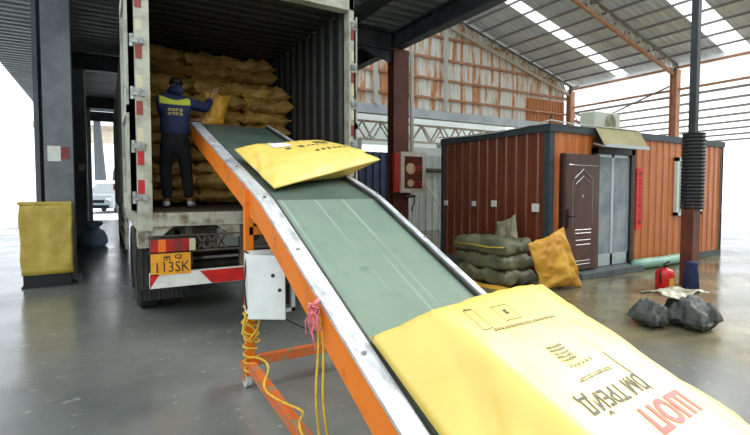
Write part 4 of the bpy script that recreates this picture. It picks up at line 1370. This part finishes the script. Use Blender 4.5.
hp = B(6.66, 6.72, ly - .012, ly, .88, 1.2).build('handle_plate', M['handle'], lf)
mb = MB().cyl((6.69, ly - .05, 1.08), (6.69, ly, 1.08), .014, 8).beam((6.68, ly - .05, 1.08), (6.83, ly - .05, 1.08), .018, .022)
mb.build('door_handle', M['handle'], lf)
# window at the right end
wf = MB().box(10.3, 10.37, CY0 - .05, CY0 + .02, .98, 2.2).box(11.3, 11.37, CY0 - .05, CY0 + .02, .98, 2.2).box(10.3, 11.37, CY0 - .05, CY0 + .02, 2.12, 2.2).box(10.3, 11.37, CY0 - .05, CY0 + .02, .98, 1.05).box(10.81, 10.86, CY0 - .05, CY0 + .02, .98, 2.2)
wo = wf.build('window_frame', M['winwhite'], t)
B(10.37, 11.3, CY0 - .03, CY0 - .02, 1.05, 2.12).build('pane', glass, wo)
# dark head panel over the door
B(7.5, 8.8, CY0 - .045, CY0 - .005, 2.28, 2.46).build('door_head', M['doordark'], t)
# sockets on the side wall
for y, z, s in ((7.75, 1.24, .05), (6.88, 1.25, .05), (6.33, 1.265, .06), (5.36, 1.22, .07)):
    tag(B(CX0 - .035, CX0 - .005, y - s, y + s, z - s, z + s).build('wall_socket', M['switch'], bevel=.004),
        'white square plate on the dark red cabin side wall, %s' % {7.75: 'farthest left', 6.88: 'second from the left', 6.33: 'third from the left', 5.36: 'rightmost, near the corner post'}[y], 'socket', 'plates on the cabin side wall')
# awning, air conditioner
t = empty('awning', (8.1, 4.95, 2.3), 'tilted khaki sheet awning with pale front edge over the cabin door', 'awning')
MB().prism([(7.53, CY0 - .03, 2.62), (8.92, CY0 - .03, 2.62), (8.62, CY0 - .36, 2.27), (7.3, CY0 - .36, 2.27)], (0, .004, .03)).build('sheet', M['awn'], t)
MB().beam((7.3, CY0 - .37, 2.28), (8.62, CY0 - .37, 2.28), .03, .05).build('front_edge', M['silver'], t)
MB().beam((7.5, CY0 - .03, 2.35), (7.34, CY0 - .34, 2.27), .02, .03).build('bracket', M['silver'], t)
MB().beam((8.72, CY0 - .03, 2.35), (8.6, CY0 - .34, 2.27), .02, .03).build('bracket', M['silver'], t)
t = empty('air_conditioner', (8.85, 5.9, CZ + .03), 'cream air conditioner outdoor unit standing on the cabin roof above the awning', 'air conditioner')
B(8.47, 9.33, 5.72, 6.05, CZ + .07, CZ + .5).build('casing', M['acwhite'], t, bevel=.015)
mb = MB()
for r in (.17, .13, .09, .05):
    pts = [(8.98 + r * cos(a * pi / 12), 5.71, CZ + .29 + r * sin(a * pi / 12)) for a in range(25)]
    mb.tube(pts, .008, 5)
mb.cyl((8.98, 5.722, CZ + .29), (8.98, 5.70, CZ + .29), .035)
mb.build('fan_grille', M['acgrille'], t)
B(8.55, 8.62, 5.75, 6.0, CZ + .03, CZ + .07).build('foot', M['cabframe'], t)
B(9.18, 9.25, 5.75, 6.0, CZ + .03, CZ + .07).build('foot', M['cabframe'], t)
# banner with gilt characters
t = empty('banner', (8.97, CY0 - .04, .75), 'long vertical red paper banner with dark characters right of the cabin door', 'banner')
B(8.88, 9.06, CY0 - .02, CY0 - .012, .75, 1.95).build('paper', M['banner'], t)
for k in range(7):
    vs, fs = strokes(1, 1, .1, .1, 60 + k, thick=.16)
    MB().add([(8.965 + .05 + v.x * .95, CY0 - .024, 1.86 - k * .155 + v.y) for v in vs], fs).build('character', M['darkred'], t)
# sagging cable over the cabin roof edge
pts = []
A = Vector((CX0 - .04, CY1, 2.66)); Bp = Vector((CX0 - .02, CY0 - .05, CZ + .07))
for k in range(21):
    f = k / 20
    pts.append(A.lerp(Bp, f) + Vector((-.03, 0, -.28 * f * (1 - f))))
for k in range(1, 8):
    pts.append(Bp + Vector((.35 * k, 0, -.02)))
tag(MB().tube(pts, .012, 6).build('roof_cable', M['pipe'], smooth=True), 'grey cable sagging along the top edge of the cabin side wall', 'cable')
tag(MB().tube([(CX0 + .05, CY0 + .05, CZ + .03), (CX0 + .05, CY0 + .05, CZ + .16), (CX0 + .09, CY0 + .05, CZ + .2), (CX0 + .09, CY0 + .05, CZ + .12)], .014, 6).build('lifting_hook', M['cabframe'], smooth=True), 'small lifting hook on the front corner of the cabin roof', 'hook')
# things seen through the glass: counter with goods
tag(B(8.15, 8.62, 5.9, 6.4, .12, .95).build('counter', M['acwhite'], bevel=.01), 'pale counter seen inside through the cabin glass door', 'counter')
tag(MB().lathe((8.36, 6.1, .95), [(.09, 0), (.12, .06), (.12, .26), (.07, .34), (.03, .36)], 14).build('dark_jar', M['handle'], smooth=True), 'dark jar on the counter seen through the cabin glass door', 'jar')
tag(B(8.2, 8.3, 5.95, 6.05, .95, 1.05).build('red_carton', M['red']), 'small red carton on the counter seen through the glass door', 'carton')

# ================================================================== SACKS BY THE CABIN
def floor_fix(mb, z=.004):
    for v in mb.v:
        if v.z < z: v.z = z
    return mb
dirl = Vector((.06, -1, 0)).normalized()   # length runs along the cabin side wall
def lying(cx, cy, z, L, W, h, seed, yaw, m, lb, wr=.03, trim=True, nm='bundled_sack'):
    d = Matrix.Rotation(yaw, 3, 'Z') @ Vector((0, 1, 0)); s = Matrix.Rotation(yaw, 3, 'Z') @ Vector((1, 0, 0))
    c0 = Vector((cx, cy, z + h / 2))
    c = [c0 - s * W / 2 - d * L / 2, c0 + s * W / 2 - d * L / 2, c0 + s * W / 2 + d * L / 2, c0 - s * W / 2 + d * L / 2]
    mb = sack_mb(c, (0, 0, 1), h * .56, h * .5, seed=seed, n=32, p=9, pull=.015, wr=wr, q=.3)
    for v in mb.v: v.z = max(v.z, z + .004)
    t_ = empty(nm, (cx, cy, z), lb, 'sack', 'olive sacks stacked by the cabin')
    mb.build('cloth', m, t_, smooth=True)
    if trim:
        e = c0 - s * (W / 2 + .012)
        pts = [e - d * (L * .46) + Vector((.0, 0, h * .1)), e - d * (L * .2) - s * .01, e + d * L * .1 + Vector((0, 0, .01)), e + d * L * .45]
        MB().tube(pts, .012, 6).build('seam_piping', M['sealtape'], t_, smooth=True)
    for f in (-.25, .3):
        a = c0 + d * L * f
        pts = []
        for k in range(17):
            an = 2 * pi * k / 16
            pts.append(a + s * (W / 2 + .008) * cos(an) * (1 - .04 * abs(sin(2 * an))) + Vector((0, 0, (h * .54) * max(-.98, min(1, sin(an) * 1.1)))))
        for p in pts: p.z = max(p.z, z + .008)
        MB().tube(pts, .006, 5).build('tie_string', M['sackgreen'], t_, smooth=True)
    return t_
lying(5.62, 5.62, 0.0, 1.25, .66, .25, 51, .0, M['sackgreen'], 'olive sack at the bottom of the stack of three beside the cabin', .055, False)
lying(5.66, 5.66, .24, 1.25, .66, .24, 52, -.05, M['sackgreen'], 'olive sack in the middle of the stack of three beside the cabin', .055, False)
lying(5.64, 5.68, .47, 1.2, .62, .26, 53, .06, M['sackgreen'], 'olive sack with yellow piping, topmost of the stack of three beside the cabin', .04, True)
mb = MB()
pts = [(5.22, 6.1, .02), (5.2, 5.8, .015), (5.14, 5.4, .02), (5.2, 5.1, .015), (5.28, 4.9, .02)]
vs = []
for i, p in enumerate(pts):
    vs += [(p[0] - .09, p[1], .004), (p[0] + .02, p[1], .03 + .02 * (i % 2)), (p[0] + .1, p[1], .004)]
mb.add(vs, [(3 * i, 3 * i + 1, 3 * i + 4, 3 * i + 3) for i in range(4)] + [(3 * i + 1, 3 * i + 2, 3 * i + 5, 3 * i + 4) for i in range(4)])
tag(mb.build('sack_scrap', M['sackamber'], smooth=True), 'strip of yellow sack cloth on the floor along the olive stack', 'cloth')
# grey-beige sack standing behind the stack, leaning on the cabin wall
c = [(6.02, 6.3, .02), (6.04, 5.45, .02), (6.12, 5.52, .88), (6.14, 5.86, 1.08)]
c = [(6.06, 5.35, .5), (6.05, 6.1, .5), (6.14, 5.98, .93), (6.17, 5.62, 1.12)]
c = [(6.03, 5.3, .01), (6.03, 6.12, .01), (6.14, 6.02, .95), (6.17, 5.64, 1.1)]
mb = sack_mb(c, (-1, 0, .1), .14, .08, seed=71, n=26, p=3, pull=.06, wr=.035, prof=lambda u, v: 1 - .35 * (v + 1) / 2)
floor_fix(mb)
for v in mb.v: v.x = min(v.x, 6.32)
tag(mb.build('leaning_sack', M['sackbeige'], smooth=True), 'grey beige sack standing behind the olive stack against the cabin wall', 'sack')
# amber sack standing on the floor
c = [(5.70, 4.62, .02), (6.34, 4.38, .02), (6.22, 4.52, .8), (5.58, 4.72, .70)]
c = [(5.68, 4.66, .02), (6.42, 4.50, .02), (6.12, 4.62, .96), (5.52, 4.78, .70)]
mb = sack_mb(c, (-.25, -1, .05), .2, .16, seed=77, n=34, p=2.6, pull=.05, wr=.045, prof=lambda u, v: 1.05 - .45 * (v + 1) / 2)
floor_fix(mb)
tag(mb.build('standing_sack', M['sackamber'], smooth=True), 'full amber yellow sack standing upright before the cabin corner', 'sack')
# blue sack by the second column
c = [(-.72, 15.0, .02), (-.02, 14.8, .02), (-.08, 14.9, .5), (-.62, 15.0, .5)]
t = empty('tied_sack', (-.4, 14.6, 0), 'tied blue grey sack on the floor before the second left column', 'sack')
mb = MB().lathe((-.3, 14.45, 0), [(.28, 0), (.34, .08), (.33, .25), (.24, .4), (.13, .46), (.16, .52), (.26, .6), (.22, .66), (.05, .68)], 24)
for v in mb.v:
    k = v * 3.1
    q = noise.noise(k) * .05 + noise.noise(k * 2.5) * .025
    v.x += q; v.y += q; v.z = max(.003, v.z + (q * .5 if v.z > .02 else 0))
mb.build('bag_body', M['sackblue'], t, smooth=True)
MB().tube([(-.3 + .16 * cos(a * pi / 8), 14.45 + .16 * sin(a * pi / 8), .465) for a in range(17)], .012, 6).build('tie', M['cable'], t, smooth=True)
# yellow wrapped stand at the left
t = empty('wrapped_stand', (-.8, 8.9, 0), 'tall stand wrapped in yellow sack cloth at the left wall, black foot', 'stand')
n = 26
mb = MB()
prof = []
def ring(z, k):
    out = []
    x0, x1, y0, y1 = -1.15, -.47, 8.75, 9.05
    per_ = [(x0 + (x1 - x0) * i / n, y0) for i in range(n)] + [(x1, y0 + (y1 - y0) * i / 10) for i in range(10)] + [(x1 - (x1 - x0) * i / n, y1) for i in range(n)] + [(x0, y1 - (y1 - y0) * i / 10) for i in range(10)]
    for (x, y) in per_:
        d = noise.noise(Vector((x * 6, y * 6, z * 3.2))) * .025
        out.append((x + d, y + d, z))
    return out
vs = []; m_ = 0
zl = [.2 + .08 * i for i in range(15)]
for z in zl:
    r_ = ring(z, 0); m_ = len(r_); vs += r_
fs = [(i * m_ + k, i * m_ + (k + 1) % m_, (i + 1) * m_ + (k + 1) % m_, (i + 1) * m_ + k) for i in range(len(zl) - 1) for k in range(m_)]
fs += [tuple(range(m_))[::-1], tuple((len(zl) - 1) * m_ + k for k in range(m_))]
mb.add(vs, fs)
mb.build('cloth_wrap', M['wrap'], t, smooth=True)
B(-1.16, -.47, 8.74, 9.06, 1.30, 1.34).build('top_rim', M['wrap'], t)
mb = B(-1.12, -.5, 8.78, 9.02, .03, .22)
mb.box(-1.14, -.42, 8.74, 9.0, 0, .03)
mb.build('foot', M['darkplastic'], t)

# ================================================================== RIGHT FOREGROUND
def grey_sack(cx, cy, W, L, H, seed, lb):
    c = [(cx - W / 2, cy - L / 2, .1), (cx + W / 2, cy - L / 2, .1), (cx + W / 2, cy + L / 2, .1), (cx - W / 2, cy + L / 2, .1)]
    mb = sack_mb(c, (0, 0, 1), H - .1, .1, seed=seed, n=28, p=2.4, pull=.04, wr=.05)
    floor_fix(mb)
    tag(mb.build('rubble_sack', M['sackgrey'], smooth=True), lb, 'sack', 'charcoal sacks at the right')
grey_sack(5.30, 2.84, .40, .36, .28, 81, 'small charcoal sack on the floor, left of the pair under the plastic sheet')
grey_sack(5.62, 2.56, .46, .42, .33, 82, 'larger charcoal sack at the right edge, under the plastic sheet')
n = 26
mb = MB()
vs = []
for i in range(n + 1):
    for j in range(n + 1):
        u = i / n; v = j / n
        x = 5.50 + .75 * u + .12 * noise.noise(Vector((v * 3, 2, 0)))
        y = 2.66 + .42 * v + .1 * noise.noise(Vector((u * 3, 7, 0)))
        z = .33 + .05 * noise.noise(Vector((x * 5, y * 5, 1))) + .02 * noise.noise(Vector((x * 15, y * 15, 1))) - .14 * max(0, (x - 5.95)) - .2 * max(0, y - 2.95)
        vs.append((x, y, z))
top = len(vs)
vs += [(x, y, z - .012) for x, y, z in vs]
fs = []
for i in range(n):
    for j in range(n):
        a = i * (n + 1) + j
        f = (a, a + n + 1, a + n + 2, a + 1)
        fs += [f, tuple(k + top for k in f[::-1])]
for i in range(n):
    for a, b in ((i, i + 1), ((n) * (n + 1) + i, n * (n + 1) + i + 1), (i * (n + 1), (i + 1) * (n + 1)), (i * (n + 1) + n, (i + 1) * (n + 1) + n)):
        fs.append((a, b, b + top, a + top))
mb.add(vs, fs)
tag(mb.build('plastic_sheet', M['sheet'], smooth=True), 'crumpled dusty plastic sheet lying over the charcoal sacks', 'sheet')
# a low crate the sheet also rests on
grey_sack(6.1, 2.85, .4, .36, .28, 84, 'charcoal sack behind the pair, almost covered by the plastic sheet')
# green roll on the floor along the front wall
mb = MB()
pts = []; rr = []
for k in range(25):
    f = k / 24
    pts.append((8.6 + 1.75 * f, 4.93 + .02 * sin(f * 9), .105))
    rr.append((.03 if k in (0, 24) else .1) + .01 * noise.noise(Vector((f * 12, 0, 0))))
tag(MB().tube(pts, rr, 14).build('film_roll', M['rollgreen'], smooth=True), 'pale green wrapped roll lying along the foot of the cabin front wall', 'roll')
# fire extinguisher
t = empty('fire_extinguisher', (7.34, 3.74, 0), 'squat red fire extinguisher with orange label standing on the floor', 'fire extinguisher')
MB().lathe((7.34, 3.74, 0), [(.105, 0), (.125, .02), (.125, .25), (.11, .31), (.05, .335), (.03, .35)], 24).build('cylinder_body', M['extred'], t, smooth=True)
mb = MB()
for k in range(7):
    a0 = radians(-125 + k * 12); a1 = radians(-125 + (k + 1) * 12)
    mb.add([(7.34 + .127 * cos(a0), 3.74 + .127 * sin(a0), .06), (7.34 + .127 * cos(a1), 3.74 + .127 * sin(a1), .06), (7.34 + .127 * cos(a1), 3.74 + .127 * sin(a1), .2), (7.34 + .127 * cos(a0), 3.74 + .127 * sin(a0), .2)], [(0, 1, 2, 3)])
mb.build('paper_label', M['extlabel'], t)
mb = MB().cyl((7.34, 3.74, .34), (7.34, 3.74, .39), .025)
mb.beam((7.3, 3.74, .4), (7.42, 3.72, .43), .02, .015).beam((7.3, 3.74, .385), (7.41, 3.72, .38), .02, .012)
mb.build('valve_handle', M['handle'], t)
MB().tube([(7.32, 3.74, .38), (7.25, 3.74, .38), (7.21, 3.74, .3), (7.205, 3.73, .12)], .012, 6).build('hose', M['cable'], t, smooth=True)
# post at the right with black sleeve
t = empty('roof_post', (8.1, 3.75, 0), 'slim brown steel post at the right edge with black sleeve on its upper part', 'post')
B(7.97, 8.19, 3.66, 3.84, 0, 1.3).build('lower_post', M['brownsteel'], t)
B(8.03, 8.13, 3.7, 3.8, 1.3, 8.7).build('upper_post', M['darksteel'], t)
pts = []; rr = []
for k in range(44):
    pts.append((8.11, 3.75, 1.22 + k * .028)); rr.append(.165 if k % 2 else .15)
MB().tube(pts, rr, 16).build('ribbed_sleeve', M['darkplastic'], t)
tag(MB().lathe((7.72, 3.55, 0), [(.08, 0), (.11, .02), (.1, .25), (.08, .35), (.1, .42), (.02, .44)], 14).build('navy_bundle', M['navy'], smooth=True), 'small navy cloth bundle standing between extinguisher and right post', 'bundle')

# ================================================================== CAR OUTSIDE
t = empty('car', (-.35, 33.4, 0), 'white car parked outside, front facing in, seen through the bright lane exit', 'car')
cx = -.35
W = .9
def car_sec(y, zb, zt, w): return [(cx - w, y, zb), (cx + w, y, zb), (cx + w, y, (zb + zt) / 2), (cx + w * .93, y, zt - .06), (cx + w * .8, y, zt), (cx - w * .8, y, zt), (cx - w * .93, y, zt - .06), (cx - w, y, (zb + zt) / 2)]
secs = [(33.0, .35, .72, .8), (33.12, .28, .92, .88), (33.5, .25, 1.0, .9), (34.2, .25, 1.08, .92), (36.8, .25, 1.1, .92), (37.3, .3, 1.05, .88)]
vs = []
for s in secs: vs += car_sec(*s)
fs = [tuple(range(8)), tuple(range(40, 48))[::-1]] + [(i * 8 + k, i * 8 + (k + 1) % 8, (i + 1) * 8 + (k + 1) % 8, (i + 1) * 8 + k) for i in range(5) for k in range(8)]
MB().add(vs, fs).build('car_body', M['carwhite'], t, smooth=False)
vs = []
for y, zb, zt, w0, w1 in ((34.1, 1.05, 1.08, .82, .8), (34.8, 1.05, 1.56, .84, .64), (36.2, 1.05, 1.6, .84, .64), (37.0, 1.05, 1.15, .82, .7)):
    vs += [(cx - w0, y, zb), (cx + w0, y, zb), (cx + w1, y, zt), (cx - w1, y, zt)]
MB().add(vs, [(0, 1, 2, 3), (15, 14, 13, 12)] + [(i * 4 + k, i * 4 + (k + 1) % 4, (i + 1) * 4 + (k + 1) % 4, (i + 1) * 4 + k) for i in range(3) for k in range(4)]).build('cabin_roof', M['carwhite'], t)
MB().add([(cx - .72, 34.2, 1.13), (cx + .72, 34.2, 1.13), (cx + .58, 34.72, 1.5), (cx - .58, 34.72, 1.5)], [(0, 1, 2, 3)]).build('windshield', M['carglass'], t)
B(cx - .45, cx + .45, 32.97, 33.05, .55, .7).build('grille', M['cardark'], t)
B(cx - .7, cx + .7, 32.98, 33.1, .28, .44).build('lower_intake', M['cardark'], t)
for s in (-1, 1):
    B(cx + s * .66 - .14, cx + s * .66 + .14, 33.0, 33.1, .64, .8).build('headlamp', M['lamp'], t)
    for yw in (33.75, 36.4):
        MB().cyl((cx + s * .8, yw, .33), (cx + s * .94, yw, .33), .33, 20).build('wheel', M['rubber'], t)
    B(cx + s * 1.0 - .08, cx + s * 1.0 + .08, 34.4, 34.5, 1.0, 1.15).build('mirror', M['carwhite'], t)

t.scale = (1.05, 1.0, 1.2)
t.rotation_euler = (0, 0, -.38)
